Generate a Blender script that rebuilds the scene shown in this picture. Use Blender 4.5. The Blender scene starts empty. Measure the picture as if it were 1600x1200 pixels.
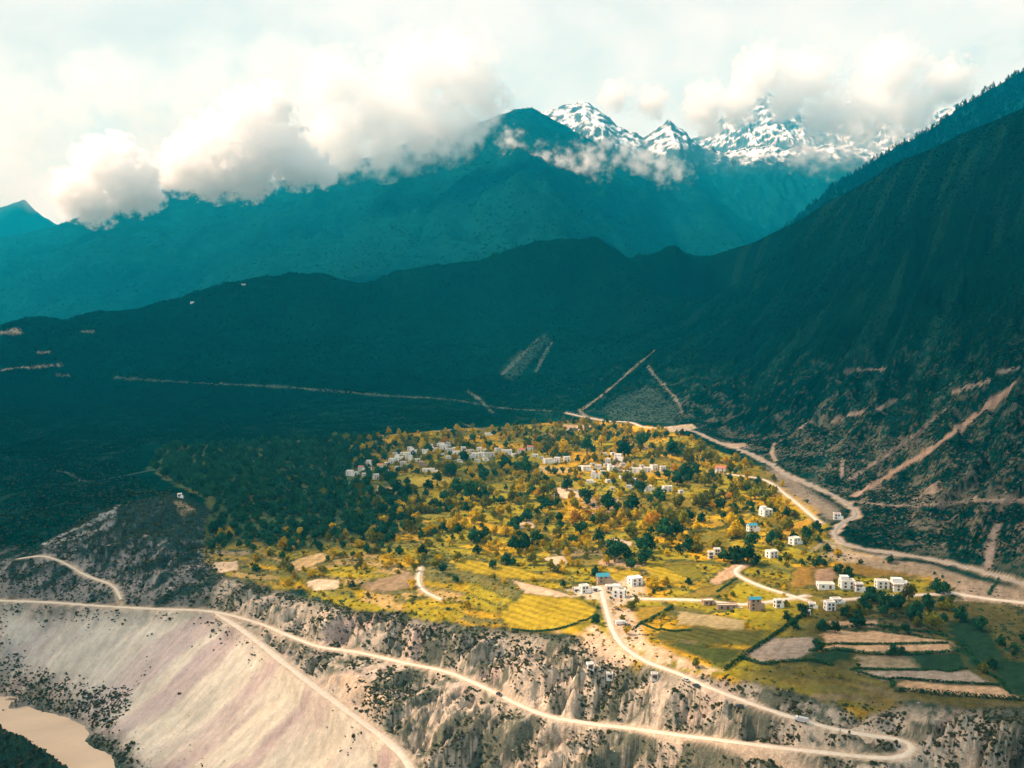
import bpy, math, random
import numpy as np
from mathutils import Vector, Matrix

random.seed(7)
RNG = np.random.default_rng(11)
R = math.radians
scene = bpy.context.scene
COL = scene.collection

# ------------------------------------------------------------------ camera
FPX = 1280.0                      # focal length in pixels of the 1600 px wide photograph
PITCH = math.atan(90.0 / FPX)     # horizon sits 90 px above the middle
CAM = np.array([0.0, 0.0, 190.0])
cam_data = bpy.data.cameras.new('camera')
cam_data.sensor_width = 36.0
cam_data.lens = 36.0 * FPX / 1600.0
cam_data.clip_start = 1.0
cam_data.clip_end = 60000.0
cam = bpy.data.objects.new('camera', cam_data)
COL.objects.link(cam)
cam.location = CAM
cam.rotation_euler = (math.pi / 2 - PITCH, 0, 0)
scene.camera = cam

# ------------------------------------------------------------------ light
SUN = np.array([-0.70, 0.10, 0.70]); SUN /= np.linalg.norm(SUN)
SUN_EL = math.asin(SUN[2])
SUN_AZ = math.atan2(SUN[0], SUN[1])          # from +Y, clockwise

scene.view_settings.view_transform = 'Standard'
scene.view_settings.look = 'None'
scene.view_settings.exposure = 0.5
scene.view_settings.gamma = 1.0
scene.view_settings.use_curve_mapping = False
scene.cycles.use_denoising = True
scene.cycles.max_bounces = 40
scene.cycles.diffuse_bounces = 2
scene.cycles.glossy_bounces = 1
scene.cycles.transmission_bounces = 2
scene.cycles.volume_bounces = 40
scene.cycles.transparent_max_bounces = 24
scene.cycles.volume_max_steps = 256
scene.cycles.sample_clamp_indirect = 6.0

world = bpy.data.worlds.new('World')
scene.world = world
world.use_nodes = True
wn, wl = world.node_tree.nodes, world.node_tree.links
wn.clear()


def N(tree, kind, **kw):
    n = tree.nodes.new(kind)
    for k, v in kw.items():
        if k in ('inp',):
            for kk, vv in v.items():
                n.inputs[kk].default_value = vv
        else:
            setattr(n, k, v)
    return n


wt = world.node_tree
sky = N(wt, 'ShaderNodeTexSky', sky_type='NISHITA', sun_disc=False)
sky.sun_elevation = SUN_EL
sky.sun_rotation = SUN_AZ
sky.air_density = 1.0
sky.dust_density = 1.0
sky_s = N(wt, 'ShaderNodeMix', data_type='RGBA', blend_type='MULTIPLY')
sky_s.inputs['Factor'].default_value = 1.0
sky_s.inputs['B'].default_value = (0.10, 0.125, 0.105, 1)
wl.new(sky.outputs[0], sky_s.inputs['A'])
tc = N(wt, 'ShaderNodeTexCoord')
mp = N(wt, 'ShaderNodeMapping')
mp.inputs['Scale'].default_value = (1.0, 1.0, 1.7)
mp.inputs['Location'].default_value = (0.42, 0.3, 0.15)
wl.new(tc.outputs['Generated'], mp.inputs['Vector'])
n1 = N(wt, 'ShaderNodeTexNoise', inp={'Scale': 2.6, 'Detail': 9.0, 'Roughness': 0.56, 'Distortion': 0.25})
wl.new(mp.outputs[0], n1.inputs['Vector'])
n2 = N(wt, 'ShaderNodeTexNoise', inp={'Scale': 6.5, 'Detail': 8.0, 'Roughness': 0.55, 'Distortion': 0.4})
wl.new(mp.outputs[0], n2.inputs['Vector'])
cov = N(wt, 'ShaderNodeValToRGB')
cov.color_ramp.elements[0].position = 0.26
cov.color_ramp.elements[1].position = 0.46
wl.new(n1.outputs['Fac'], cov.inputs[0])
shade = N(wt, 'ShaderNodeValToRGB')
shade.color_ramp.elements[0].position = 0.30
shade.color_ramp.elements[0].color = (0.70, 0.82, 0.85, 1)
shade.color_ramp.elements[1].position = 0.68
shade.color_ramp.elements[1].color = (0.95, 1.0, 0.99, 1)
wl.new(n2.outputs['Fac'], shade.inputs[0])
mixc = N(wt, 'ShaderNodeMix', data_type='RGBA')
wl.new(cov.outputs[0], mixc.inputs['Factor'])
wl.new(sky_s.outputs['Result'], mixc.inputs['A'])
wl.new(shade.outputs[0], mixc.inputs['B'])
bg = N(wt, 'ShaderNodeBackground')
bg.inputs['Strength'].default_value = 0.76
wl.new(mixc.outputs['Result'], bg.inputs['Color'])
wo = N(wt, 'ShaderNodeOutputWorld')
wl.new(bg.outputs[0], wo.inputs['Surface'])
world.cycles.sampling_method = 'MANUAL'
world.cycles.sample_map_resolution = 512

sun_data = bpy.data.lights.new('sun', 'SUN')
sun_data.energy = 5.0
sun_data.angle = R(0.6)
sun_data.color = (1.0, 0.88, 0.70)
sun = bpy.data.objects.new('sun', sun_data)
COL.objects.link(sun)
sun.rotation_euler = Vector(-SUN).to_track_quat('-Z', 'Y').to_euler()


# ------------------------------------------------------------------ small numeric tools
def ray(px, py):
    a = (px - 800.0) / FPX
    b = -(py - 600.0) / FPX
    f = np.array([0, math.cos(PITCH), -math.sin(PITCH)])
    u = np.array([0, math.sin(PITCH), math.cos(PITCH)])
    d = f + b * u
    return np.array([a, d[1], d[2]]) / d[1]          # scaled so that y = 1


def at_y(px, py, Y):
    return CAM + ray(px, py) * Y


def at_z(px, py, z):
    r = ray(px, py)
    return CAM + r * ((z - CAM[2]) / r[2])


def _hash(ix, iy, seed):
    h = (ix.astype(np.int64) * 374761393 + iy.astype(np.int64) * 668265263 + seed * 2147483647) & 0xFFFFFFFF
    h = ((h ^ (h >> 13)) * 1274126177) & 0xFFFFFFFF
    h = (h ^ (h >> 16)) & 0xFFFFFFFF
    return h


def perlin(x, y, seed=0):
    x = np.asarray(x, float); y = np.asarray(y, float)
    x, y = np.broadcast_arrays(x, y)
    ix = np.floor(x); iy = np.floor(y)
    fx = x - ix; fy = y - iy
    ux = fx * fx * fx * (fx * (fx * 6 - 15) + 10)
    uy = fy * fy * fy * (fy * (fy * 6 - 15) + 10)

    def g(dx, dy):
        a = _hash(ix + dx, iy + dy, seed) * (2 * math.pi / 4294967296.0)
        return np.cos(a) * (fx - dx) + np.sin(a) * (fy - dy)
    a = g(0, 0); b = g(1, 0); c = g(0, 1); d = g(1, 1)
    return ((a * (1 - ux) + b * ux) * (1 - uy) + (c * (1 - ux) + d * ux) * uy) * 1.5


def fbm(x, y, octv=5, seed=0, gain=0.5, lac=2.03):
    s = 0.0; a = 1.0; t = 0.0
    for k in range(octv):
        s = s + a * perlin(x, y, seed + k * 17)
        t += a; a *= gain; x = np.asarray(x) * lac + 3.7; y = np.asarray(y) * lac - 1.3
    return s / t


def ridged(x, y, octv=5, seed=0, gain=0.5):
    s = 0.0; a = 1.0; t = 0.0
    for k in range(octv):
        s = s + a * (1 - np.abs(perlin(x, y, seed + k * 13)) * 1.6)
        t += a; a *= gain; x = np.asarray(x) * 2.05 + 5.1; y = np.asarray(y) * 2.05 - 2.2
    return s / t


def sstep(a, b, x):
    t = np.clip((np.asarray(x, float) - a) / (b - a), 0, 1)
    return t * t * (3 - 2 * t)


def poly_sd(poly, x, y):
    """signed distance to a world polygon, positive inside"""
    p = np.asarray(poly, float)[:, :2]
    x = np.asarray(x, float); y = np.asarray(y, float)
    d = np.full(x.shape, 1e18); ins = np.zeros(x.shape, bool)
    n = len(p)
    for i in range(n):
        a = p[i]; b = p[(i + 1) % n]
        e = b - a
        t = np.clip(((x - a[0]) * e[0] + (y - a[1]) * e[1]) / max(e @ e, 1e-9), 0, 1)
        d = np.minimum(d, (x - a[0] - t * e[0]) ** 2 + (y - a[1] - t * e[1]) ** 2)
        c = (a[1] > y) != (b[1] > y)
        xi = a[0] + (y - a[1]) * e[0] / (e[1] if abs(e[1]) > 1e-9 else 1e-9)
        ins ^= c & (x < xi)
    d = np.sqrt(d)
    return np.where(ins, d, -d)


def catmull(pts, step=4.0):
    p = np.asarray(pts, float)
    p = np.vstack([2 * p[0] - p[1], p, 2 * p[-1] - p[-2]])
    out = []
    for i in range(1, len(p) - 2):
        n = max(2, int(np.linalg.norm(p[i + 1][:2] - p[i][:2]) / step))
        t = np.linspace(0, 1, n, endpoint=False)[:, None]
        a, b, c, d = p[i - 1], p[i], p[i + 1], p[i + 2]
        out.append(0.5 * (2 * b + (c - a) * t + (2 * a - 5 * b + 4 * c - d) * t * t + (3 * b - a - 3 * c + d) * t ** 3))
    out.append(p[-2][None])
    return np.vstack(out)


def grid_faces(nr, nc):
    i = np.arange((nr - 1) * (nc - 1))
    r = i // (nc - 1); c = i % (nc - 1)
    v = r * nc + c
    return np.stack([v, v + 1, v + nc + 1, v + nc], 1)


def mesh_np(name, verts, faces, smooth=True):
    """numpy verts (n,3) and faces (m,k) -> mesh"""
    me = bpy.data.meshes.new(name)
    verts = np.asarray(verts, np.float32); faces = np.asarray(faces, np.int32)
    k = faces.shape[1]
    me.vertices.add(len(verts)); me.vertices.foreach_set('co', verts.ravel())
    me.loops.add(faces.size); me.loops.foreach_set('vertex_index', faces.ravel())
    me.polygons.add(len(faces))
    me.polygons.foreach_set('loop_start', np.arange(0, faces.size, k, dtype=np.int32))
    me.polygons.foreach_set('loop_total', np.full(len(faces), k, np.int32))
    me.update(calc_edges=True)
    me.polygons.foreach_set('use_smooth', np.full(len(faces), smooth, bool))
    return me


def vcol(me, name, rgb):
    a = me.attributes.new(name, 'FLOAT_COLOR', 'POINT')
    n = len(me.vertices)
    buf = np.ones((n, 4), np.float32)
    rgb = np.asarray(rgb)
    buf[:, :3] = rgb if rgb.ndim == 2 else rgb[:, None]
    a.data.foreach_set('color', buf.ravel())


def vfloat(me, name, v):
    a = me.attributes.new(name, 'FLOAT', 'POINT')
    a.data.foreach_set('value', np.asarray(v, np.float32).ravel())


def link(name, me, mat=None, parent=None, **props):
    o = bpy.data.objects.new(name, me)
    COL.objects.link(o)
    if mat is not None and me is not None and not me.materials:
        me.materials.append(mat)
    if parent is not None:
        o.parent = parent
    for k, v in props.items():
        o[k] = v
    return o


# ------------------------------------------------------------------ materials
MATS = {}


def new_mat(name):
    m = bpy.data.materials.new(name)
    m.use_nodes = True
    t = m.node_tree
    t.nodes.clear()
    out = N(t, 'ShaderNodeOutputMaterial')
    b = N(t, 'ShaderNodeBsdfPrincipled')
    b.inputs['Roughness'].default_value = 0.9
    b.inputs['Specular IOR Level'].default_value = 0.0
    t.links.new(b.outputs[0], out.inputs['Surface'])
    MATS[name] = m
    return m, t, b


def tint(t, src, scale, amount, detail=4.0, stretch=None, mask=None):
    """src colour socket times a position noise (albedo mottling)"""
    g = N(t, 'ShaderNodeNewGeometry')
    v = g.outputs['Position']
    if stretch is not None:
        m = N(t, 'ShaderNodeMapping')
        m.vector_type = 'TEXTURE'
        m.inputs['Rotation'].default_value = (0, 0, -stretch[0])
        m.inputs['Scale'].default_value = tuple(1.0 / q for q in stretch[1])
        t.links.new(v, m.inputs['Vector']); v = m.outputs[0]
    n = N(t, 'ShaderNodeTexNoise', inp={'Scale': scale, 'Detail': detail, 'Roughness': 0.65})
    t.links.new(v, n.inputs['Vector'])
    r = N(t, 'ShaderNodeMapRange')
    r.inputs['From Min'].default_value = 0.28; r.inputs['From Max'].default_value = 0.72
    r.inputs['To Min'].default_value = 1 - amount; r.inputs['To Max'].default_value = 1 + amount
    t.links.new(n.outputs['Fac'], r.inputs['Value'])
    if mask is not None:
        k_ = N(t, 'ShaderNodeMix', data_type='FLOAT'); k_.inputs['A'].default_value = 1.0
        t.links.new(mask, k_.inputs['Factor']); t.links.new(r.outputs[0], k_.inputs['B'])
        r = k_
    mx = N(t, 'ShaderNodeVectorMath', operation='SCALE')
    t.links.new(src, mx.inputs[0]); t.links.new(r.outputs[0], mx.inputs['Scale'])
    return mx.outputs[0], n.outputs['Fac']


def bump(t, b, fac, strength, dist):
    n = N(t, 'ShaderNodeBump', inp={'Strength': strength, 'Distance': dist})
    t.links.new(fac, n.inputs['Height'])
    t.links.new(n.outputs[0], b.inputs['Normal'])
    return n


def plain(name, rgb, rough=0.85, scale=0.6, amount=0.15, spec=0.1, metal=0.0):
    m, t, b = new_mat(name)
    c = N(t, 'ShaderNodeRGB'); c.outputs[0].default_value = (*rgb, 1)
    s, f = tint(t, c.outputs[0], scale, amount)
    t.links.new(s, b.inputs['Base Color'])
    b.inputs['Roughness'].default_value = rough
    b.inputs['Specular IOR Level'].default_value = spec
    b.inputs['Metallic'].default_value = metal
    return m

# ------------------------------------------------------------------ valley terrain: control points (pixel, pixel, level or distance)
CTRL = []
for px, py, z in [
    # river and its banks
    (-250, 1045, -92), (-100, 1085, -92), (0, 1105, -92), (50, 1130, -92), (100, 1160, -92), (140, 1195, -92), (200, 1290, -92), (-120, 1110, -92), (30, 1140, -92), (75, 1165, -92), (110, 1200, -92), (150, 1235, -92), (175, 1265, -92), (330, 1420, -92), (500, 1600, -92),
    (60, 1100, -82), (150, 1160, -82), (190, 1190, -82), (300, 1260, -79), (480, 1330, -79), (-100, 1045, -80), (0, 1075, -80),
    # scree
    (100, 1010, -52), (0, 1000, -50), (250, 1060, -58), (400, 1100, -58), (350, 1190, -76), (500, 1190, -75), (600, 1240, -78), (-150, 990, -50),
    # roads
    (-150, 935, -26), (0, 938, -27), (150, 946, -27), (330, 955, -27), (400, 972, -28), (500, 1010, -29), (640, 1037, -31), (760, 1075, -32), (860, 1120, -33),
    (1000, 1141, -31), (1100, 1153, -25), (1200, 1165, -19), (1300, 1176, -15.5), (1390, 1182, -14),
    (400, 1000, -32), (450, 1040, -37), (540, 1110, -47), (600, 1155, -52), (640, 1195, -57),
    (800, 1180, -50), (700, 1130, -46), (900, 1200, -46), (1000, 1195, -42), (1200, 1215, -27), (1400, 1210, -20), (1600, 1200, -14), (1750, 1200, -8),
    (1000, 1300, -75), (1400, 1330, -40), (1700, 1350, -45), (760, 1300, -80), (1900, 1250, -20),
    (1420, 1162, -13), (1300, 1138, -11), (1200, 1108, -8.5), (1120, 1080, -7), (1060, 1055, -6), (1000, 1030, -5), (965, 1000, -4), (945, 930, -2),
    # rim of the bench
    (350, 915, -14), (430, 920, -14), (520, 955, -15), (620, 965, -14), (740, 980, -13), (830, 990, -12), (920, 1000, -7), (880, 1050, -18), (760, 1025, -22.5), (640, 995, -21.5), (500, 985, -22.7), (960, 1080, -19), (1050, 1105, -20),
    (1130, 1050, -4), (1250, 1085, -3), (1400, 1100, -2), (1550, 1110, 0), (1380, 1130, -11), (1550, 1150, -7), (1700, 1100, 3),
    # bench
    (700, 930, -8), (560, 925, -11), (900, 960, -3), (1000, 960, -3), (1000, 900, 2), (850, 880, 2), (700, 860, 3), (560, 850, 3), (450, 860, 0), (400, 800, 7), (560, 780, 11),
    (1000, 800, 10), (850, 780, 12), (700, 780, 12), (1000, 700, 22), (900, 655, 32), (700, 720, 20), (850, 710, 22), (550, 740, 17), (400, 750, 15), (500, 700, 22), (300, 700, 24), (700, 675, 29), (500, 675, 28),
    (1150, 850, 7), (1150, 750, 18), (1250, 830, 10), (1200, 920, 2), (1300, 900, 4), (1400, 915, 3), (1400, 980, 1), (1250, 980, 0), (1500, 960, 3), (1500, 1060, 0), (1600, 1000, 4), (1600, 1090, 2), (1750, 1000, 8),
    # crag
    (280, 775, 36), (250, 810, 20), (330, 830, 4), (340, 890, -11), (300, 900, -11), (200, 880, -4), (150, 815, 18), (50, 880, -4), (0, 915, -20), (100, 900, -14), (220, 925, -19), (0, 855, -2), (-150, 900, -18),
    # left shaded floor
    (0, 780, 2), (0, 735, 12), (150, 745, 14), (-200, 760, 4), (120, 690, 25), (-200, 700, 22),
    # right road along the slope's foot
    (1600, 915, 10), (1450, 872, 11), (1330, 845, 12), (1320, 800, 17), (1260, 755, 20), (1190, 716, 25), (1080, 675, 34), (1000, 655, 38), (1700, 950, 10),
]:
    CTRL.append(at_z(px, py, z))
for px, py, Y in [
    # opposite bank, near left
    (-150, 1010, 455), (-60, 1060, 448), (0, 1094, 440), (30, 1122, 432), (56, 1148, 425), (76, 1175, 418), (94, 1203, 410), (108, 1240, 402), (-200, 1000, 450), (0, 1150, 400), (40, 1190, 395), (-100, 1150, 400), (-300, 900, 420), (-100, 1300, 330), (100, 1330, 345), (0, 1500, 270), (150, 1400, 320),
    # middle ridge
    (-300, 530, 1900), (0, 515, 2000), (150, 490, 2080), (300, 469, 2150), (370, 446, 2220), (440, 440, 2300), (520, 452, 2330), (600, 456, 2350), (680, 431, 2400), (780, 419, 2450), (860, 399, 2480),
    (920, 390, 2500), (1000, 398, 2540), (1060, 398, 2560), (1130, 405, 2550),
    (-300, 620, 1500), (0, 620, 1530), (300, 610, 1560), (0, 560, 1750), (300, 540, 1850), (500, 600, 1620), (700, 600, 1680), (700, 520, 2030), (500, 520, 1980), (900, 590, 1680), (900, 500, 2060), (1020, 550, 1720), (940, 620, 1480),
    # right mountain
    (1190, 378, 2450), (1300, 312, 2330), (1400, 255, 2150), (1500, 212, 1950), (1600, 171, 1760), (1800, 90, 1500), (2050, 20, 1250),
    (1600, 600, 860), (1600, 400, 1210), (1600, 750, 690), (1600, 840, 610), (1800, 700, 560), (1800, 500, 830), (1400, 750, 830), (1400, 650, 980), (1400, 500, 1360), (1400, 350, 1800), (1250, 650, 1180), (1250, 550, 1500),
    (1200, 480, 1850), (1300, 400, 1900), (1100, 600, 1500), (1080, 500, 2000), (1500, 800, 700), (2000, 900, 450), (2000, 600, 600), (1150, 680, 1200),
]:
    CTRL.append(at_y(px, py, Y))
CTRL = np.array(CTRL)
# ground beyond the ridge falls away again
extra = []
for p in CTRL:
    if p[1] > 1950:
        extra.append([p[0] * 1.25, p[1] + 500, p[2] - 190])
extra += [[-2600, 2800, 0], [2600, 2500, 700], [0, 3300, 150], [-300, 150, -84], [200, 200, -100], [400, 250, -75], [-700, 300, 160], [800, 330, 20]]
CTRL = np.vstack([CTRL, extra])


class Spline2D:
    def __init__(self, pts, reg=2.0):
        self.p = pts[:, :2] / 100.0
        n = len(pts)
        d = np.sqrt(((self.p[:, None] - self.p[None]) ** 2).sum(-1) + 0.02)
        A = np.zeros((n + 3, n + 3))
        A[:n, :n] = d - np.eye(n) * reg * 0.01
        A[:n, n] = 1; A[:n, n + 1:] = self.p
        A[n, :n] = 1; A[n + 1:, :n] = self.p.T
        b = np.zeros(n + 3); b[:n] = pts[:, 2]
        self.w = np.linalg.solve(A, b)

    def __call__(self, x, y):
        sh = np.shape(x)
        x = np.ravel(x) / 100.0; y = np.ravel(y) / 100.0
        out = np.empty(len(x)); n = len(self.p)
        for s in range(0, len(x), 40000):
            e = slice(s, s + 40000)
            d = np.sqrt((x[e, None] - self.p[None, :, 0]) ** 2 + (y[e, None] - self.p[None, :, 1]) ** 2 + 0.02)
            out[e] = d @ self.w[:n] + self.w[n] + self.w[n + 1] * x[e] + self.w[n + 2] * y[e]
        return out.reshape(sh)


BASE = Spline2D(CTRL)

NR, NC = 820, 900
GY = np.exp(np.linspace(math.log(170.0), math.log(3300.0), NR))
GU = np.linspace(-0.88, 0.88, NC)
X = GY[:, None] * GU[None, :]
Y = np.repeat(GY[:, None], NC, 1)
Z = BASE(X, Y)
LOGY0, LOGDY = math.log(170.0), (math.log(3300.0) - math.log(170.0)) / (NR - 1)


def sample(F, x, y):
    """bilinear look-up of a terrain array at world x, y"""
    x = np.asarray(x, float); y = np.asarray(y, float)
    r = np.clip((np.log(np.maximum(y, 1)) - LOGY0) / LOGDY, 0, NR - 1.001)
    c = np.clip((x / np.maximum(y, 1) + 0.88) / 1.76 * (NC - 1), 0, NC - 1.001)
    i = r.astype(int); j = c.astype(int); fr = r - i; fc = c - j
    return (F[i, j] * (1 - fr) + F[i + 1, j] * fr) * (1 - fc) + (F[i, j + 1] * (1 - fr) + F[i + 1, j + 1] * fr) * fc


_YS = np.exp(np.linspace(math.log(230), math.log(3200), 2600))


def hit(px, py, F=None):
    """where the line of sight of a pixel meets the terrain"""
    r = ray(px, py)
    p = CAM[None] + r[None] * _YS[:, None]
    below = p[:, 2] < sample(Z if F is None else F, p[:, 0], p[:, 1])
    k = int(np.argmax(below)) if below.any() else len(_YS) - 1
    if k == 0:
        q = p[0]
    else:
        a, b = p[k - 1], p[k]
        F_ = Z if F is None else F
        for _ in range(14):
            m = (a + b) / 2
            if m[2] < sample(F_, m[0], m[1]): b = m
            else: a = m
        q = b
    return np.array([q[0], q[1], float(sample(Z if F is None else F, q[0], q[1]))])


def hits(pts, F=None):
    return np.array([hit(a, b, F) for a, b in pts])
Z0 = Z.copy()

# world outlines of the zones, drawn on the smooth terrain
BENCH = hits([(335, 895), (400, 912), (470, 925), (540, 950), (640, 962), (740, 978), (830, 988), (905, 990), (935, 1010), (1000, 1040), (1120, 1060), (1250, 1085), (1400, 1103), (1600, 1112), (1800, 1110),
              (1800, 960), (1600, 925), (1450, 890), (1330, 862), (1290, 830), (1275, 790), (1190, 730), (1090, 690), (1040, 668), (900, 655), (760, 668), (600, 680), (400, 690), (250, 700), (230, 730), (330, 800), (320, 850)], Z0)
CRAG = hits([(-200, 900), (0, 860), (50, 865), (150, 800), (280, 775), (335, 800), (330, 880), (330, 930), (250, 945), (0, 935), (-200, 930)], Z0)
FRONT = hits([(-300, 940), (0, 943), (150, 950), (330, 945), (340, 905), (430, 925), (540, 955), (640, 968), (740, 985), (830, 995), (900, 1000), (940, 1030), (1060, 1065), (1130, 1062), (1250, 1092), (1400, 1110), (1620, 1120), (1800, 1125),
              (1900, 1500), (600, 1500), (250, 1250), (170, 1165), (60, 1090), (-300, 1030)], Z0)
bench = poly_sd(BENCH, X, Y)
crag = poly_sd(CRAG, X, Y)
front = poly_sd(FRONT, X, Y)
bn_ = bench + 13 * fbm(X / 32, Y / 32, 5, 13, 0.6)
m_bench = sstep(-2.5, 2.5, bn_)
m_crag = sstep(-15, 15, crag)
m_front = sstep(-8, 8, front)
# the slopes: everything behind the bench, and the right mountain
right_line = hits([(1000, 655), (1080, 675), (1190, 716), (1260, 755), (1320, 800), (1330, 845), (1450, 872), (1600, 915), (1750, 950)], Z0)
m_slope = sstep(0, 60, -bench) * (Y > 560) * (1 - m_front) * (1 - m_crag)
mr = sstep(-250, 350, X - (Y - 600) * 0.12 - 150)        # right part of the slopes

# gullies down the right mountain: stretched along the fall line
ca, sa = math.cos(R(38)), math.sin(R(38))
wx = X + 30 * fbm(X / 160, Y / 160, 3, 5); wy = Y + 30 * fbm(X / 160, Y / 160, 3, 6)
along = wx * sa + wy * ca
across = wx * ca - wy * sa
RIDGE = np.array([at_y(a, b, c)[:2] for a, b, c in [(1130, 405, 2550), (1190, 378, 2450), (1300, 312, 2330), (1400, 255, 2150), (1500, 212, 1950), (1600, 171, 1760), (1800, 90, 1500), (2050, 20, 1250)]])
rd = np.full(X.shape, 1e9)
for a_, b_ in zip(RIDGE[:-1], RIDGE[1:]):
    e_ = b_ - a_; t_ = np.clip(((X - a_[0]) * e_[0] + (Y - a_[1]) * e_[1]) / (e_ @ e_), 0, 1)
    rd = np.minimum(rd, np.hypot(X - a_[0] - t_ * e_[0], Y - a_[1] - t_ * e_[1]))
ridge_fade = sstep(20, 330, rd)
g1 = ridged(across / 95, along / 700, 4, 21) - 0.55
g2 = ridged(across / 34, along / 210, 3, 22) - 0.55
Z += m_slope * mr * (46 * g1 + 20 * g2) * sstep(0, 170, -bench) * ridge_fade
# the middle ridge: broad spurs
g3 = ridged(X / 330 + 0.2 * fbm(X / 300, Y / 300, 2, 8), Y / 900, 4, 31) - 0.55
Z += m_slope * (1 - mr) * 64 * g3 * sstep(40, 420, -bench) * sstep(2600, 2150, Y)
Z += m_slope * (6 * fbm(X / 90, Y / 90, 4, 41) + 1.0 * fbm(X / 14, Y / 14, 3, 43)) * (0.3 + 0.7 * ridge_fade) * sstep(0, 120, -bench)
# crag and front slope: runnels from upper right to lower left
ca, sa = math.cos(R(38)), math.sin(R(38))
wx = X + 17 * fbm(X / 55, Y / 55, 4, 51); wy = Y + 17 * fbm(X / 55, Y / 55, 4, 52)
wy = wy + 1.1 * Z0                       # measured down the face, so that steep ground is not smeared
along = wx * sa + wy * ca; across = wx * ca - wy * sa
SMOOTH = hits([(0, 955), (320, 965), (420, 1020), (520, 1100), (620, 1200), (600, 1300), (330, 1300), (180, 1150), (100, 1060), (0, 1040)], Z0)
m_scree = sstep(-12, 10, poly_sd(SMOOTH, X, Y))
rr = (ridged(across / 19, along / 62, 5, 61, 0.58) - 0.55) * (0.55 + 1.1 * np.clip(fbm(X / 70, Y / 70, 3, 60) + 0.4, 0, 1))
Z += m_front * (1 - 0.9 * m_scree) * (19 * rr + 23.0 * (ridged(across / 40, along / 120, 5, 62, 0.55) - 0.55) - 6 * (ridged(across / 11, along / 45, 3, 63) - 0.55)) * sstep(0, 14, front)
Z += m_front * m_scree * (1.0 * (ridged(across / 22, along / 160, 3, 64) - 0.5) + 0.3 * fbm(across / 3, along / 30, 2, 65))
Z += m_crag * (15 * (ridged(across / 26, along / 90, 4, 66) - 0.55) + 4.5 * fbm(X / 16, Y / 16, 4, 67)) * sstep(-5, 25, crag)
Z += (m_front * (1 - m_scree) + m_crag) * 1.8 * fbm(X / 5.5, (Y + 1.1 * Z0) / 5.5, 4, 68)
# opposite bank
m_opp = (1 - m_front) * (1 - m_bench) * (1 - m_crag) * sstep(640, 560, Y) * sstep(-60, -140, X)
Z += m_opp * 5 * fbm(X / 25, Y / 25, 4, 71)

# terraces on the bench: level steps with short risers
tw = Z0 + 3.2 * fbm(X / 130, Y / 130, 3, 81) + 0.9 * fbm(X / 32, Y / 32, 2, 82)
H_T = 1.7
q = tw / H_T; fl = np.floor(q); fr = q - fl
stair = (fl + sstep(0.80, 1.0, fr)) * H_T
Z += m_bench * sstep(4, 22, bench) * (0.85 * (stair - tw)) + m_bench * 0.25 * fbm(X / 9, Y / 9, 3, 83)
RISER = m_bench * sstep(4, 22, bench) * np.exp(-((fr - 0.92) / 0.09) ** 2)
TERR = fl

# ------------------------------------------------------------------ roads, cut into the slope
ROADS = {}


def road_line(name, pts, width, smooth=16, lift=0.0):
    if len(pts[0]) == 3 or any(len(p) == 3 for p in pts):      # levels given at some points, even gradient between
        d = np.cumsum([0] + [math.hypot(a[0] - b[0], a[1] - b[1]) for a, b in zip(pts[1:], pts[:-1])])
        kn = [i for i, p in enumerate(pts) if len(p) == 3]
        zz = np.interp(d, d[kn], [pts[i][2] for i in kn])
        w = np.array([at_z(p[0], p[1], z_) for p, z_ in zip(pts, zz)])
        c = catmull(w, 1.5)
        z = c[:, 2].copy()
    else:
        w = hits(pts, Z0)
        c = catmull(w, 1.5)
        z = sample(Z0, c[:, 0], c[:, 1])
    k = np.ones(smooth * 2 + 1) / (smooth * 2 + 1)
    z = np.convolve(np.pad(z, smooth, mode='edge'), k, 'valid')
    c[:, 2] = z + lift
    ROADS[name] = (c, width)


road_line('gorge_road', [(-180, 934, -26), (-80, 936), (0, 938, -27), (80, 941), (150, 946, -27), (240, 951), (330, 955, -27), (400, 972, -28), (450, 992), (500, 1010, -29), (560, 1019), (640, 1037, -31), (700, 1050), (760, 1075, -32), (810, 1100), (860, 1120, -33),
                         (930, 1131), (1000, 1141, -31), (1100, 1153, -25), (1200, 1165, -19), (1300, 1176, -15.5), (1375, 1183, -14), (1408, 1181), (1424, 1172, -13.5), (1420, 1162), (1400, 1155), (1370, 1150, -12), (1330, 1144), (1270, 1130, -10), (1200, 1108, -8.5), (1150, 1090), (1100, 1070, -6.5), (1060, 1052), (1010, 1033, -5), (975, 1010), (958, 985, -3.5), (950, 960), (943, 935, -2), (938, 915, 0.5)], 3.4)
road_line('lower_track', [(338, 957, -27), (370, 978), (400, 1000, -32), (450, 1040, -37), (500, 1078), (545, 1112, -47), (590, 1145), (625, 1175, -54), (650, 1215), (668, 1260, -63)], 4.7)
road_line('spur_track', [(1000, 1142, -31), (1050, 1154, -30), (1120, 1172, -29), (1200, 1195, -26), (1300, 1225, -25)], 4.0)
road_line('slope_road', [(1780, 975), (1690, 945), (1600, 913), (1540, 894), (1470, 876), (1400, 865), (1340, 856), (1312, 845), (1305, 830), (1318, 816), (1336, 806), (1330, 792), (1300, 772), (1262, 756), (1225, 740), (1190, 718), (1150, 700), (1090, 676), (1050, 668)], 3.2, 12)
road_line('lane', [(985, 935), (1040, 936), (1100, 938), (1160, 944), (1230, 936), (1260, 930)], 3.6, 10)
road_line('lane', [(1240, 938), (1200, 922), (1165, 905), (1148, 893), (1170, 882), (1200, 876), (1240, 872)], 3.4, 10) if False else None
road_line('lane_b', [(1262, 938), (1215, 924), (1180, 912), (1150, 895), (1160, 882)], 3.4, 10)
road_line('lane_c', [(1110, 737), (1150, 742), (1200, 752), (1240, 782), (1262, 800), (1283, 818)], 4.0, 10)
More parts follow.
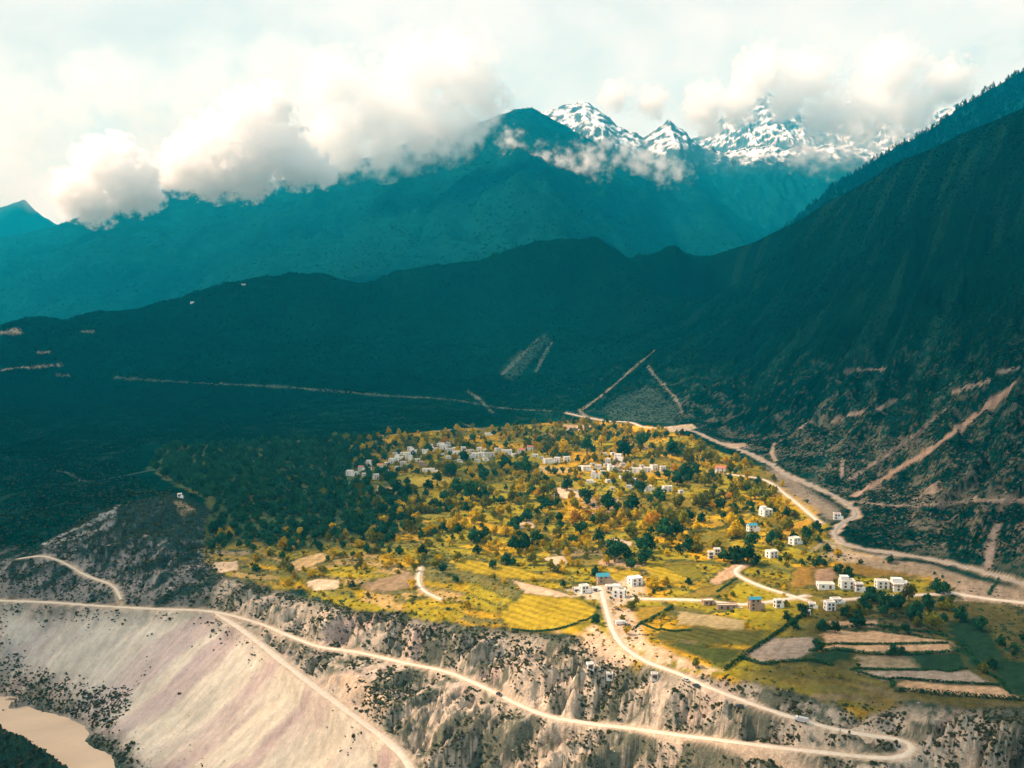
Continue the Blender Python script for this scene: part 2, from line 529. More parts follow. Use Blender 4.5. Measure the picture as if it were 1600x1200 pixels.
road_line('lane_d', [(885, 645), (915, 652), (950, 658), (985, 660), (1010, 668), (1050, 668)], 5.0, 10)
road_line('lane_e', [(1480, 925), (1540, 935), (1620, 944), (1720, 960)], 5.0, 10)
road_line('lane_f', [(1290, 939), (1340, 935), (1400, 931), (1480, 927)], 3.2, 10)
road_line('lane_g', [(658, 885), (654, 905), (662, 922), (690, 937)], 2.6, 8)
road_line('crag_path', [(30, 875), (70, 868), (110, 885), (150, 905), (178, 915), (190, 940)], 2.6, 8)

m_road = np.zeros_like(Z)
RANK = ['lane_g', 'crag_path', 'lane_f', 'lane_e', 'lane_d', 'lane_c', 'lane_b', 'lane', 'spur_track', 'slope_road', 'lower_track', 'gorge_road']
for nm in RANK:
    c, w = ROADS[nm]
    lo = c[:, :2].min(0) - 24; hi = c[:, :2].max(0) + 24
    idx = np.nonzero(((X > lo[0]) & (X < hi[0]) & (Y > lo[1]) & (Y < hi[1])).ravel())[0]
    xs = X.ravel()[idx]; ys = Y.ravel()[idx]
    best = np.full(len(idx), 1e9); bz = np.zeros(len(idx)); by = np.zeros(len(idx))
    cc = c
    tgn = np.gradient(cc, axis=0); tl_ = np.linalg.norm(tgn[:, :2], axis=1) + 1e-6
    for s in range(0, len(idx), 20000):
        e = slice(s, s + 20000)
        d = (xs[e, None] - cc[None, :, 0]) ** 2 + (ys[e, None] - cc[None, :, 1]) ** 2
        k = d.argmin(1)
        wt_ = np.exp(-np.minimum((d - d.min(1, keepdims=True)) / 9.0, 60.0)); wt_ /= wt_.sum(1, keepdims=True)
        s_ = ((xs[e] - cc[k, 0]) * tgn[k, 0] + (ys[e] - cc[k, 1]) * tgn[k, 1]) / tl_[k]
        best[e] = np.sqrt(np.maximum(d[np.arange(len(k)), k] - np.clip(s_, -1, 1) ** 2, 0)); bz[e] = wt_ @ cc[:, 2]; by[e] = cc[k, 1]
    hw = w * 0.5
    f = 1 - sstep(hw + 1.2, hw + (6.5 if nm in ('gorge_road', 'lower_track') else 5.0), best)
    Zr = Z.ravel()
    Zr[idx] = Zr[idx] * (1 - f) + (bz - 0.15) * f
    low = (by - ys > 0.35 * best) & (ys < 700) & (nm in ('gorge_road', 'lower_track'))      # nothing rises above the road on its valley side
    Zr[idx] = np.where(low, np.minimum(Zr[idx], bz - 0.15 - 0.12 * np.maximum(best - hw, 0) - 0.5 * np.maximum(0, best - hw - 2) / 6 * (1 + fbm(xs / 5, ys / 5, 3, 33))), Zr[idx])
    Z = Zr.reshape(Z.shape)
    mrd = m_road.ravel()
    mrd[idx] = np.maximum(mrd[idx], 1 - sstep(hw + 0.5, hw + (4.5 if nm == 'slope_road' else 2.6), best + (4 * fbm(xs / 12, ys / 12, 2, 3) if nm == 'slope_road' else 0)))
    m_road = mrd.reshape(Z.shape)

# ------------------------------------------------------------------ what grows and lies where: albedo of the ground
def lerp(a, b, m):
    return a + (np.asarray(b) - a) * m[..., None]


n_big = fbm(X / 120, Y / 120, 4, 101)
n_mid = fbm(X / 26, Y / 26, 4, 102)
n_fine = fbm(X / 6, (Y + 1.1 * Z) / 6, 4, 103)
SCRUB = np.array([0.002, 0.024, 0.016])
EARTH = np.array([0.34, 0.265, 0.19])
C = np.ones(X.shape + (3,)) * SCRUB
C *= (1 + 0.5 * n_big + 0.45 * n_mid + 0.25 * n_fine)[..., None]
spur_streaks = fbm((X * math.cos(R(38)) - Y * math.sin(R(38))) / 38, (X * math.sin(R(38)) + Y * math.cos(R(38))) / 420, 4, 120)
C = lerp(C, np.array([0.012, 0.054, 0.038]), sstep(0.0, 0.4, spur_streaks) * 0.75 * mr)  # streaks painted into the colour in place of the spurs' light and shade
# bare soil showing through the scrub low on the slopes
bare = sstep(0.16, 0.42, 0.8 * n_mid + 0.95 * n_fine + 0.5 * fbm(X / 2.6, Y / 2.6, 2, 107) + 0.35 * n_big + 0.30 * sstep(260, 20, -bench) * mr - 0.03) * sstep(420, 20, -bench) * m_slope * (0.12 + 0.88 * mr)
C = lerp(C, EARTH * 0.6, bare * 0.75)
# front slope and crag
ROCK = np.array([0.47, 0.39, 0.305])
SCREE = np.array([0.68, 0.58, 0.45])
strat = fbm(across / 12, along / 120, 3, 111)
fr_col = ROCK * (1 + 0.35 * n_fine + 0.25 * strat)[..., None]
fr_col = lerp(fr_col, [0.44, 0.30, 0.27], sstep(0.1, 0.5, fbm(across / 30, along / 150, 3, 112)) * 0.7)
fr_col = lerp(fr_col, [0.065, 0.078, 0.052], sstep(0.0, 0.3, fbm(across / 26, along / 55, 4, 113) + 0.9 * n_fine + 0.13) * 0.88)
C = lerp(C, fr_col, m_front)
sc = SCREE * (1 + 0.16 * fbm(across / 9, along / 140, 4, 114) + 0.08 * n_fine)[..., None]
sc = lerp(sc, [0.48, 0.33, 0.32], sstep(-0.05, 0.3, fbm(across / 26, along / 400, 2, 115)) * 0.75)
sc = lerp(sc, [0.36, 0.37, 0.36], sstep(-150, -330, X) * 0.6)
C = lerp(C, sc, m_front * m_scree)
cg = np.ones_like(C) * np.array([0.028, 0.052, 0.045]) * (1 + 0.4 * n_fine)[..., None]
cg = lerp(cg, [0.26, 0.235, 0.22], sstep(0.12, 0.4, ridged(across / 14, along / 60, 3, 116) - 0.6 + 0.5 * n_fine + 0.012 * (10 - Z)))
C = lerp(C, cg, m_crag)
# bench: rough gold and olive grass
GOLD = np.array([0.54, 0.295, 0.016]); OLIVE = np.array([0.29, 0.235, 0.018]); GREEN = np.array([0.055, 0.085, 0.02])
bc = np.ones_like(C) * OLIVE
patch = (_hash(TERR.astype(int), np.floor(X / 38 + 0.6 * n_mid).astype(int), 5) / 4294967296.0)
bc = lerp(bc, GOLD, sstep(0.25, 0.6, patch) * 0.85)
dryp = sstep(0.52, 0.58, patch) * sstep(720, 660, Y) * sstep(110, 20, X)
bc = lerp(bc, np.array([0.36, 0.26, 0.12]), dryp * 0.8)
bc = lerp(bc, np.array([0.13, 0.13, 0.04]), sstep(0.1, 0.4, fbm(X / 40, Y / 40, 4, 131) + 0.4 * n_fine) * 0.6)
bc = lerp(bc, GREEN, sstep(0.68, 0.76, patch) * 0.7)
bc = lerp(bc, [0.42, 0.28, 0.17], sstep(0.955, 0.965, patch) * 0.9)
bc *= (1 + 0.35 * n_mid + 0.35 * n_fine)[..., None]
bc = lerp(bc, np.array([0.05, 0.075, 0.03]), RISER * 0.95)  # terrace steps painted darker to strengthen their shadow lines
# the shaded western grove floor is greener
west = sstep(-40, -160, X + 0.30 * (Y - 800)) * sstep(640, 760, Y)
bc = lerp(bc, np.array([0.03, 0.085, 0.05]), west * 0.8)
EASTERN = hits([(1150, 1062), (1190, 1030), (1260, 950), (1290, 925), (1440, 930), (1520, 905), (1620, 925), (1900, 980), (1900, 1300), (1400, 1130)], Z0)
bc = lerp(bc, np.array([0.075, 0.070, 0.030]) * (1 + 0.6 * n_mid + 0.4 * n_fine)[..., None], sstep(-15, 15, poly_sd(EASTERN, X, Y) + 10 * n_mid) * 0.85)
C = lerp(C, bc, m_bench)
# fields drawn one by one: outline in the photograph, albedo, furrow spacing, furrow direction
GREY = (0.30, 0.24, 0.19); TAN = (0.46, 0.30, 0.18); PALE = (0.58, 0.43, 0.29); DGREEN = (0.018, 0.045, 0.022); MGREEN = (0.085, 0.085, 0.022); BGREEN = (0.34, 0.25, 0.02); BROWN = (0.20, 0.15, 0.10)
FIELDS = [
    ([(1285, 985), (1372, 985), (1490, 1003), (1495, 1010), (1370, 1006), (1290, 1004)], TAN),
    ([(1285, 1008), (1480, 1006), (1490, 1018), (1380, 1022), (1300, 1014)], TAN),
    ([(1205, 995), (1270, 995), (1275, 1015), (1250, 1028), (1190, 1035), (1160, 1020)], GREY),
    ([(1265, 1022), (1330, 1014), (1330, 1030), (1270, 1036)], DGREEN),
    ([(1340, 1024), (1430, 1024), (1440, 1045), (1345, 1048)], (0.25, 0.20, 0.13)),
    ([(1420, 1020), (1500, 1018), (1508, 1044), (1440, 1045)], DGREEN),
    ([(1340, 1048), (1510, 1046), (1555, 1070), (1400, 1062)], GREY),
    ([(1395, 1064), (1560, 1072), (1600, 1092), (1420, 1080)], TAN),
    ([(1295, 968), (1370, 968), (1372, 978), (1300, 980)], TAN),
    ([(1480, 975), (1530, 965), (1560, 1010), (1575, 1040), (1520, 1044), (1490, 1000)], DGREEN),
    ([(1545, 1030), (1620, 1035), (1640, 1085), (1590, 1085), (1560, 1060)], DGREEN),
    ([(1050, 948), (1100, 952), (1095, 968), (1050, 962)], (0.12, 0.11, 0.03)),
    ([(1060, 955), (1165, 968), (1160, 985), (1060, 975)], (0.33, 0.26, 0.13)),
    ([(1020, 990), (1090, 978), (1150, 990), (1120, 1005), (1030, 1000)], MGREEN),
    ([(1100, 985), (1200, 985), (1180, 1003), (1130, 1003)], MGREEN),
    ([(1040, 1003), (1110, 1008), (1160, 1015), (1130, 1040), (1060, 1012)], (0.06, 0.075, 0.02)),
    ([(990, 950), (1040, 945), (1045, 955), (1000, 975), (980, 960)], (0.30, 0.20, 0.03)),
    ([(820, 925), (900, 930), (930, 950), (925, 970), (860, 985), (800, 982), (780, 960)], BGREEN),
    ([(800, 905), (880, 925), (900, 935), (820, 925)], (0.50, 0.36, 0.24)),
    ([(700, 870), (780, 880), (880, 905), (820, 905), (720, 890)], BGREEN),
    ([(940, 900), (1000, 885), (1000, 905), (960, 908)], BGREEN),
    ([(1000, 885), (1045, 880), (1085, 905), (1040, 910)], BGREEN),
    ([(1040, 885), (1080, 880), (1100, 900), (1085, 905)], (0.17, 0.15, 0.02)),
    ([(945, 850), (960, 840), (988, 845), (985, 852)], PALE),
    ([(852, 872), (880, 866), (888, 880), (870, 884)], PALE),
    ([(810, 815), (832, 812), (835, 824), (812, 824)], PALE),
    ([(1110, 905), (1145, 880), (1175, 880), (1120, 915)], TAN),
    ([(480, 910), (500, 903), (530, 905), (530, 918), (490, 922)], PALE),
    ([(560, 915), (640, 890), (655, 915), (600, 925)], (0.24, 0.17, 0.10)),
    ([(330, 880), (370, 875), (372, 890), (340, 895)], PALE),
    ([(450, 880), (500, 862), (520, 870), (460, 895)], (0.5, 0.34, 0.16)),
    ([(270, 785), (292, 785), (308, 802), (282, 804)], (0.34, 0.24, 0.14)),
    ([(880, 663), (925, 664), (925, 672), (885, 672)], TAN),
    ([(1030, 668), (1080, 662), (1090, 668), (1060, 678)], (0.45, 0.36, 0.24)),
    ([(985, 665), (1020, 666), (1015, 676), (990, 674)], GOLD),
    ([(1060, 930), (1130, 930), (1150, 905), (1110, 918)], (0.22, 0.16, 0.03)),
    ([(1245, 885), (1272, 884), (1272, 915), (1235, 915)], (0.24, 0.14, 0.03)),
    ([(1272, 888), (1300, 886), (1310, 905), (1275, 915)], (0.26, 0.17, 0.11)),
    ([(1310, 878), (1440, 888), (1430, 900), (1330, 898)], (0.20, 0.125, 0.03)),
    ([(1215, 830), (1262, 808), (1270, 815), (1235, 838)], (0.42, 0.24, 0.03)),
    ([(870, 760), (905, 765), (905, 778), (862, 775)], PALE),
    ([(840, 727), (890, 730), (890, 738), (845, 738)], (0.46, 0.32, 0.12)),
    ([(590, 758), (640, 765), (620, 772), (588, 768)], TAN),
    ([(640, 745), (720, 745), (740, 752), (640, 762)], (0.40, 0.30, 0.05)),
]
FIELD_POLY = []
FIELD_M = np.zeros_like(Z)
for i, (pts, rgb) in enumerate(FIELDS):
    w = hits(pts, Z0)
    FIELD_POLY.append(w)
    lo = w[:, :2].min(0) - 8; hi = w[:, :2].max(0) + 8
    sel = (X > lo[0]) & (X < hi[0]) & (Y > lo[1]) & (Y < hi[1])
    if not sel.any(): continue
    xs, ys = X[sel], Y[sel]
    sd = poly_sd(w, xs + 3.0 * n_fine[sel], ys + 3.0 * n_mid[sel])
    m = sstep(-1.4, 1.4, sd + 1.5 * n_fine[sel])
    edge = np.exp(-((sd + 1.2) / 1.5) ** 2) * 0.7
    ang = RNG.uniform(-0.5, 0.5)
    crop = rgb is BGREEN or rgb is MGREEN
    if crop: ang = 0.75
    fur = np.sin((xs * math.sin(ang) + ys * math.cos(ang)) * 2 * math.pi / (6.5 if crop else 4.2)) * ((0.26 if crop else 0.10) * (0.6 + 1.4 * np.abs(n_mid[sel])))
    col = np.array(rgb)[None] * (1 + 0.22 * n_mid[sel] + 0.2 * n_fine[sel] + fur)[:, None]
    c = C[sel]
    c = c + (np.array([0.05, 0.06, 0.02])[None] - c) * edge[:, None]
    c = c + (col - c) * m[:, None]
    C[sel] = c
    FIELD_M[sel] = np.maximum(FIELD_M[sel], m)
    # a field is level-ish: calm the steps inside it
    zz = Z[sel]; pl = np.linalg.lstsq(np.c_[w[:, 0], w[:, 1], np.ones(len(w))], w[:, 2], rcond=None)[0]
    target = xs * pl[0] + ys * pl[1] + pl[2]
    Z[sel] = zz + (np.clip(target - zz, -0.9, 0.9)) * sstep(-1, 4, sd) * 0.7
# bare yards and verges
YARDS = [([(905, 995), (930, 975), (945, 990), (965, 1010), (1000, 1035), (960, 1040), (915, 1010)], (0.56, 0.40, 0.28)),
         ([(955, 945), (985, 950), (1000, 975), (1010, 1000), (1060, 1030), (1130, 1050), (1090, 1052), (1010, 1025), (965, 995)], (0.56, 0.40, 0.28)),
         ([(1195, 730), (1240, 745), (1310, 795), (1300, 815), (1230, 770)], (0.26, 0.21, 0.16)),
         ([(1300, 850), (1330, 862), (1400, 870), (1330, 876), (1290, 872)], (0.42, 0.32, 0.25)),
         ([(1480, 895), (1590, 925), (1600, 940), (1500, 935)], (0.36, 0.27, 0.20)),
         ([(1125, 690), (1165, 688), (1168, 698), (1140, 700)], (0.40, 0.30, 0.22)),
         ([(1380, 1150), (1420, 1155), (1480, 1172), (1440, 1182), (1400, 1182)], (0.45, 0.38, 0.32)),
         ([(1430, 785), (1462, 768), (1466, 782), (1450, 786)], (0.40, 0.29, 0.22)),
         ([(890, 918), (1005, 900), (1010, 930), (960, 945), (900, 930)], (0.55, 0.43, 0.31)),
         ([(540, 1060), (600, 1080), (605, 1115), (560, 1100), (520, 1075)], (0.58, 0.42, 0.29)),
         ([(940, 640), (1010, 600), (1060, 640), (1050, 662), (960, 655)], (0.055, 0.085, 0.065)),
         ([(1330, 868), (1450, 882), (1600, 922), (1700, 960), (1700, 985), (1600, 945), (1480, 908), (1350, 882)], (0.27, 0.21, 0.15)),
         ([(780, 590), (850, 530), (860, 545), (800, 600)], (0.035, 0.070, 0.056))]
for pts, rgb in YARDS:
    w = hits(pts, Z0)
    sel = (X > w[:, 0].min() - 20) & (X < w[:, 0].max() + 20) & (Y > w[:, 1].min() - 20) & (Y < w[:, 1].max() + 20)
    sd = poly_sd(w, X[sel] + 6 * n_fine[sel], Y[sel] + 6 * n_mid[sel])
    far = 1.0 + (w[:, 1].mean() > 640) * 1.5
    m = sstep(-3 * far, 3 * far, sd + 5 * n_fine[sel])
    c = C[sel]
    C[sel] = c + (np.array(rgb)[None] * (1 + 0.25 * n_fine[sel])[:, None] - c) * (m * 0.9)[:, None]
# pale tracks and landslip scars on the far slopes: centre line, width, albedo
SCARS = [([(1335, 775), (1400, 735), (1450, 705), (1500, 668), (1550, 630), (1580, 605)], 5.5, (0.42, 0.28, 0.20)),
         ([(910, 640), (950, 610), (990, 575), (1022, 548)], 5, (0.30, 0.26, 0.18)),
         ([(1013, 573), (1035, 600), (1055, 622), (1067, 645)], 4, (0.28, 0.24, 0.17)),
         ([(905, 640), (915, 650), (950, 658)], 4, (0.34, 0.28, 0.19)),
         ([(180, 590), (300, 598), (450, 605), (600, 618), (700, 624), (790, 638), (860, 642)], 5.0, (0.13, 0.17, 0.135)),
         ([(730, 610), (750, 625), (770, 645)], 4, (0.18, 0.2, 0.15)),
         ([(720, 660), (740, 668), (755, 672)], 4, (0.22, 0.22, 0.17)),
         ([(1210, 692), (1206, 708), (1212, 720)], 3.5, (0.40, 0.30, 0.22)),
         ([(1330, 783), (1400, 790), (1460, 788), (1530, 782), (1600, 782)], 3.0, (0.30, 0.23, 0.18)),
         ([(1302, 658), (1330, 648), (1352, 640)], 4, (0.40, 0.29, 0.22)),
         ([(1490, 612), (1545, 595)], 3, (0.40, 0.30, 0.22)),
         ([(1320, 580), (1385, 576)], 4, (0.30, 0.22, 0.17)),
         ([(1325, 750), (1390, 708), (1440, 672), (1475, 640)], 3.5, (0.26, 0.20, 0.16)),
         ([(1590, 575), (1560, 582)], 3, (0.3, 0.25, 0.2)),
         ([(1270, 860), (1290, 845), (1300, 850)], 3, (0.3, 0.25, 0.2)),
         ([(1545, 885), (1548, 850), (1560, 820)], 4, (0.30, 0.23, 0.19)),
         ([(1395, 862), (1400, 800)], 0.1, (0.3, 0.2, 0.2)),
         ([(85, 735), (110, 740), (140, 752), (270, 728)], 3, (0.10, 0.14, 0.12)),
         ([(70, 848), (110, 830), (150, 812), (185, 790)], 3.5, (0.42, 0.40, 0.38)),
         ([(70, 850), (120, 838), (170, 820), (178, 800)], 3.0, (0.42, 0.40, 0.38)),
         ([(-40, 530), (5, 520), (25, 516)], 16, (0.40, 0.33, 0.25)),
         ([(-30, 585), (10, 577), (95, 570)], 4, (0.35, 0.30, 0.24)),
         ([(60, 550), (78, 551)], 4, (0.35, 0.30, 0.24)), ([(130, 518), (146, 518)], 4, (0.30, 0.28, 0.24)), ([(88, 586), (108, 587)], 4, (0.3, 0.25, 0.2)),
         ([(1370, 640), (1400, 625)], 3, (0.3, 0.24, 0.18)), ([(1250, 670), (1262, 660)], 4, (0.34, 0.27, 0.2)), ([(1315, 745), (1316, 718)], 2.5, (0.4, 0.3, 0.23)),
         ([(785, 585), (815, 555), (840, 530)], 6, (0.15, 0.17, 0.13)), ([(838, 580), (850, 555), (862, 535)], 4, (0.16, 0.18, 0.14))]
for pts, wd, rgb in SCARS:
    ln = catmull(np.c_[np.array(pts, float), np.zeros(len(pts))], 7.0)[:, :2]
    c = hits(ln, Z)
    sel = (X > c[:, 0].min() - 25) & (X < c[:, 0].max() + 25) & (Y > c[:, 1].min() - 25) & (Y < c[:, 1].max() + 25)
    xs, ys = X[sel], Y[sel]
    d = np.full(xs.shape, 1e9)
    for a, b in zip(c[:-1], c[1:]):
        e = b[:2] - a[:2]
        if e @ e > 90 ** 2: continue
        t = np.clip(((xs - a[0]) * e[0] + (ys - a[1]) * e[1]) / max(e @ e, 1e-6), 0, 1)
        d = np.minimum(d, np.hypot(xs - a[0] - t * e[0], ys - a[1] - t * e[1]))
    m = sstep(wd, wd * 0.35, d + 2.0 * n_fine[sel] * min(1, wd / 4)) * (0.75 + 0.5 * n_mid[sel])
    cc = C[sel]
    C[sel] = cc + (np.array(rgb)[None] - cc) * np.clip(m, 0, 1)[:, None]
C = lerp(C, np.array([0.50, 0.385, 0.28]) * (1 + 0.15 * n_fine)[..., None], m_road * 0.85)
C = lerp(C, np.array([0.020, 0.052, 0.032]) * (1 + 0.6 * n_fine + 0.4 * n_mid)[..., None], m_opp)
bankm = sstep(-80, -86, Z) * (1 - m_opp)
C = lerp(C, np.array([0.33, 0.30, 0.27]) * (1 + 0.6 * n_fine)[..., None], bankm * (1 - m_scree * 0.5))
C = np.clip(C, 0.002, 0.85)

# ------------------------------------------------------------------ terrain mesh
m, t, b = new_mat('terrain_ground')
at = N(t, 'ShaderNodeAttribute', attribute_name='soil')
gr = N(t, 'ShaderNodeAttribute', attribute_name='grain').outputs['Fac']
s0, f0 = tint(t, at.outputs['Color'], 0.22, 0.22, 5.0, stretch=(R(32), (1, 0.10, 0.4)))
s1, f1 = tint(t, s0, 0.28, 0.30, 6.0, mask=gr)
s2, f2 = tint(t, s1, 1.1, 0.25, 3.0, mask=gr)
t.links.new(s2, b.inputs['Base Color'])
b.inputs['Roughness'].default_value = 0.95
b.inputs['Specular IOR Level'].default_value = 0.0
hm = N(t, 'ShaderNodeMath', operation='MULTIPLY_ADD'); t.links.new(f1, hm.inputs[0]); t.links.new(gr, hm.inputs[1])
hs = N(t, 'ShaderNodeMath', operation='MULTIPLY'); hs.inputs[1].default_value = 0.45; t.links.new(f0, hs.inputs[0]); t.links.new(hs.outputs[0], hm.inputs[2])
bump(t, b, hm.outputs[0], 0.8, 2.0)
me = mesh_np('terrain', np.stack([X.ravel(), Y.ravel(), Z.ravel()], 1), grid_faces(NR, NC))
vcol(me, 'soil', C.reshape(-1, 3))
vfloat(me, 'grain', 1 - 0.6 * m_scree * m_front)
TERRAIN = link('terrain', me, MATS['terrain_ground'], kind='structure')

# ------------------------------------------------------------------ river
m, t, b = new_mat('silty_water')
c = N(t, 'ShaderNodeRGB'); c.outputs[0].default_value = (0.64, 0.49, 0.35, 1)
s, f = tint(t, c.outputs[0], 0.05, 0.10, 6.0, stretch=(R(60), (1, 0.35, 1)))
t.links.new(s, b.inputs['Base Color'])
b.inputs['Roughness'].default_value = 0.35
bump(t, b, f, 0.25, 0.6)
gx = np.linspace(-700, 260, 60); gy = np.linspace(160, 760, 40)
GX, GYY = np.meshgrid(gx, gy)
gz = -85.0 + 0.15 * fbm(GX / 12, GYY / 12, 2, 9)
link('river', mesh_np('river', np.stack([GX.ravel(), GYY.ravel(), gz.ravel()], 1), grid_faces(40, 60)), MATS['silty_water'], kind='structure')

# ------------------------------------------------------------------ road surfaces
m, t, b = new_mat('dusty_road')
c = N(t, 'ShaderNodeRGB'); c.outputs[0].default_value = (0.62, 0.54, 0.44, 1)
s, f = tint(t, c.outputs[0], 0.35, 0.14, 5.0)
t.links.new(s, b.inputs['Base Color'])
bump(t, b, f, 0.3, 0.3)
m, t, b = new_mat('paved_road')
c = N(t, 'ShaderNodeRGB'); c.outputs[0].default_value = (0.30, 0.28, 0.26, 1)
s, f = tint(t, c.outputs[0], 0.35, 0.14, 5.0)
t.links.new(s, b.inputs['Base Color'])
for nm, (c, w) in ROADS.items():
    tg = np.gradient(c[:, :2], axis=0); tg /= np.linalg.norm(tg, axis=1)[:, None] + 1e-9
    nrm = np.stack([-tg[:, 1], tg[:, 0]], 1)
    offs = np.array([-0.5, -0.36, 0.0, 0.36, 0.5]); lift = np.array([-0.25, 0.16, 0.22, 0.16, -0.25])
    jit = 1 + 0.35 * fbm(np.arange(len(c)) / 11.0, np.zeros(len(c)) + len(nm), 3, 5)
    V = []
    for o_, l_ in zip(offs, lift):
        V.append(np.c_[c[:, :2] + nrm * (o_ * w * jit)[:, None], c[:, 2] + l_])
    V = np.stack(V, 1).reshape(-1, 3)
    name = nm[:-2] if nm[-2] == '_' else nm
    link(name, mesh_np(name, V, grid_faces(len(c), 5)), MATS['paved_road' if nm == 'slope_road' else 'dusty_road'], kind='structure')

# ------------------------------------------------------------------ far mountains
m, t, b = new_mat('far_forest')
at = N(t, 'ShaderNodeAttribute', attribute_name='soil')
s1, f1 = tint(t, at.outputs['Color'], 0.02, 0.40, 6.0)
s2, f2 = tint(t, s1, 0.06, 0.35, 3.0)
t.links.new(s2, b.inputs['Base Color'])
b.inputs['Specular IOR Level'].default_value = 0.0
bump(t, b, f1, 0.5, 14.0)


def mountain(name, ridge_px, Yr, front, back, nx, ny, spur, drop, seed, snow=None, tilt=0.0, crest=10.0, scars=()):
    """a ridge line seen in the photograph, at its own distance, with spurs running down towards us"""
    pts = np.array([at_y(px, py, Yr + tilt * (px - 800)) for px, py in ridge_px])
    x = np.linspace(pts[0, 0], pts[-1, 0], nx)
    rz = np.interp(x, pts[:, 0], pts[:, 2]); ry = np.interp(x, pts[:, 0], pts[:, 1])
    tt = np.concatenate([-np.linspace(1, 0, ny) ** 1.25, np.linspace(0, 1, 14)[1:]])
    yy = np.where(tt < 0, tt * front, tt * back)
    XX = np.repeat(x[None], len(tt), 0); YY = ry[None] + yy[:, None]
    fr = np.abs(yy)[:, None]
    prof = np.where(yy[:, None] < 0, fr / front, fr / back)
    ZZ = rz[None] - drop * prof ** 0.9
    wob = fbm(XX / (spur * 1.5), YY / (spur * 1.5), 3, seed + 3) * 0.35
    r1 = ridged(XX / spur + wob, YY / (spur * 4), 6, seed, 0.55) - 0.5
    r2 = ridged(XX / (spur * 0.3) + wob, YY / (spur * 0.55), 4, seed + 9, 0.6) - 0.5
    amp = sstep(0, 0.22, prof)
    ZZ += amp * ((0.42 if snow else 0.34) * spur * r1 + (0.11 if snow else 0.07) * spur * r2 + (0.022 * spur * (ridged(XX / (spur * 0.09), YY / (spur * 0.16), 3, seed + 19) - 0.5) if snow else 0)) + crest * fbm(XX / (spur * 0.12), YY / (spur * 0.12), 4, seed + 5)
    col = np.ones(XX.shape + (3,)) * np.array([0.002, 0.032, 0.034]) * (1 + 0.3 * fbm(XX / 200, YY / 200, 4, seed + 6))[..., None]
    if snow:
        g = np.gradient(ZZ, axis=1) / np.gradient(XX, axis=1)
        k = ZZ + 0.35 * snow[1] * fbm(XX / 260, YY / 260, 4, seed + 7) + 0.9 * snow[1] * (r2 + 0.6 * r1)
        gy_ = np.gradient(ZZ, axis=0) / (np.gradient(YY, axis=0) + 1e-6)
        steep = np.hypot(g, gy_) + 0.15 * fbm(XX / 140, YY / 140, 3, seed + 8)
        ms = sstep(snow[0] - snow[1] * 0.3, snow[0] + snow[1] * 0.2, k) * sstep(1.4, 0.85, steep)
        ms = np.clip(ms, 0, 1)
        rock = sstep(snow[0] - snow[1] * 1.2, snow[0], ZZ)
        col = lerp(col, np.array([0.05, 0.085, 0.10]), rock)
        col = lerp(col, np.array([0.86, 0.88, 0.90]), ms)
    for (px, py, px2, py2, wd) in scars:
        a = at_y(px, py, Yr - front * 0.4)[:1]; c_ = at_y(px2, py2, Yr - front * 0.4)[:1]
    me = mesh_np(name, np.stack([XX.ravel(), YY.ravel(), ZZ.ravel()], 1), grid_faces(len(tt), nx))
    vcol(me, 'soil', np.clip(col, 0.002, 0.9).reshape(-1, 3))
    return link(name, me, MATS['far_forest'], kind='structure')


MASSIF = mountain('mountain', [(-700, 470), (-350, 430), (-100, 390), (0, 372), (80, 355), (170, 320), (250, 297), (350, 290), (450, 280), (520, 258), (600, 240), (660, 212), (720, 200), (775, 182), (805, 171), (832, 168), (868, 188),
                      (915, 215), (970, 243), (1030, 262), (1085, 282), (1140, 325), (1190, 372), (1260, 420), (1400, 500)], 6000, 3000, 2500, 420, 130, 640, 1350, 201, tilt=-0.6, crest=16)
mountain('mountain', [(560, 330), (700, 250), (780, 200), (845, 176), (880, 165), (912, 157), (935, 170), (962, 193), (985, 205), (1005, 214), (1028, 200), (1045, 187), (1068, 205), (1090, 225), (1130, 238), (1180, 228), (1230, 232), (1300, 225), (1400, 240), (1600, 260), (1900, 280)],
         7000, 2900, 2500, 640, 170, 650, 1900, 301, snow=(1660, 270), crest=34)
mountain('mountain', [(900, 280), (1000, 240), (1090, 215), (1150, 165), (1190, 138), (1225, 160), (1260, 180), (1300, 172), (1350, 150), (1372, 172), (1420, 190), (1500, 160), (1700, 180), (2000, 200)],
         8700, 2100, 2500, 480, 120, 600, 1500, 401, snow=(1950, 340), crest=45)
mountain('mountain', [(-500, 330), (-200, 300), (-60, 330), (0, 325), (38, 312), (62, 335), (90, 352), (200, 380), (400, 380)], 8200, 2600, 2500, 200, 60, 600, 1500, 501, crest=30)
EAST = mountain('mountain', [(1000, 560), (1150, 420), (1240, 345), (1300, 292), (1350, 262), (1400, 231), (1450, 206), (1500, 168), (1550, 138), (1600, 110), (1700, 60), (1900, 20)], 3700, 1300, 1500, 260, 90, 420, 900, 601, crest=9)

# ------------------------------------------------------------------ far ground sheet to the horizon
gx = np.linspace(-30000, 30000, 40); gy = np.linspace(-9000, 32000, 40)
GX, GYY = np.meshgrid(gx, gy)
link('ground', mesh_np('ground', np.stack([GX.ravel(), GYY.ravel(), np.full(GX.size, -420.0)], 1), grid_faces(40, 40)), MATS['far_forest'], kind='structure')

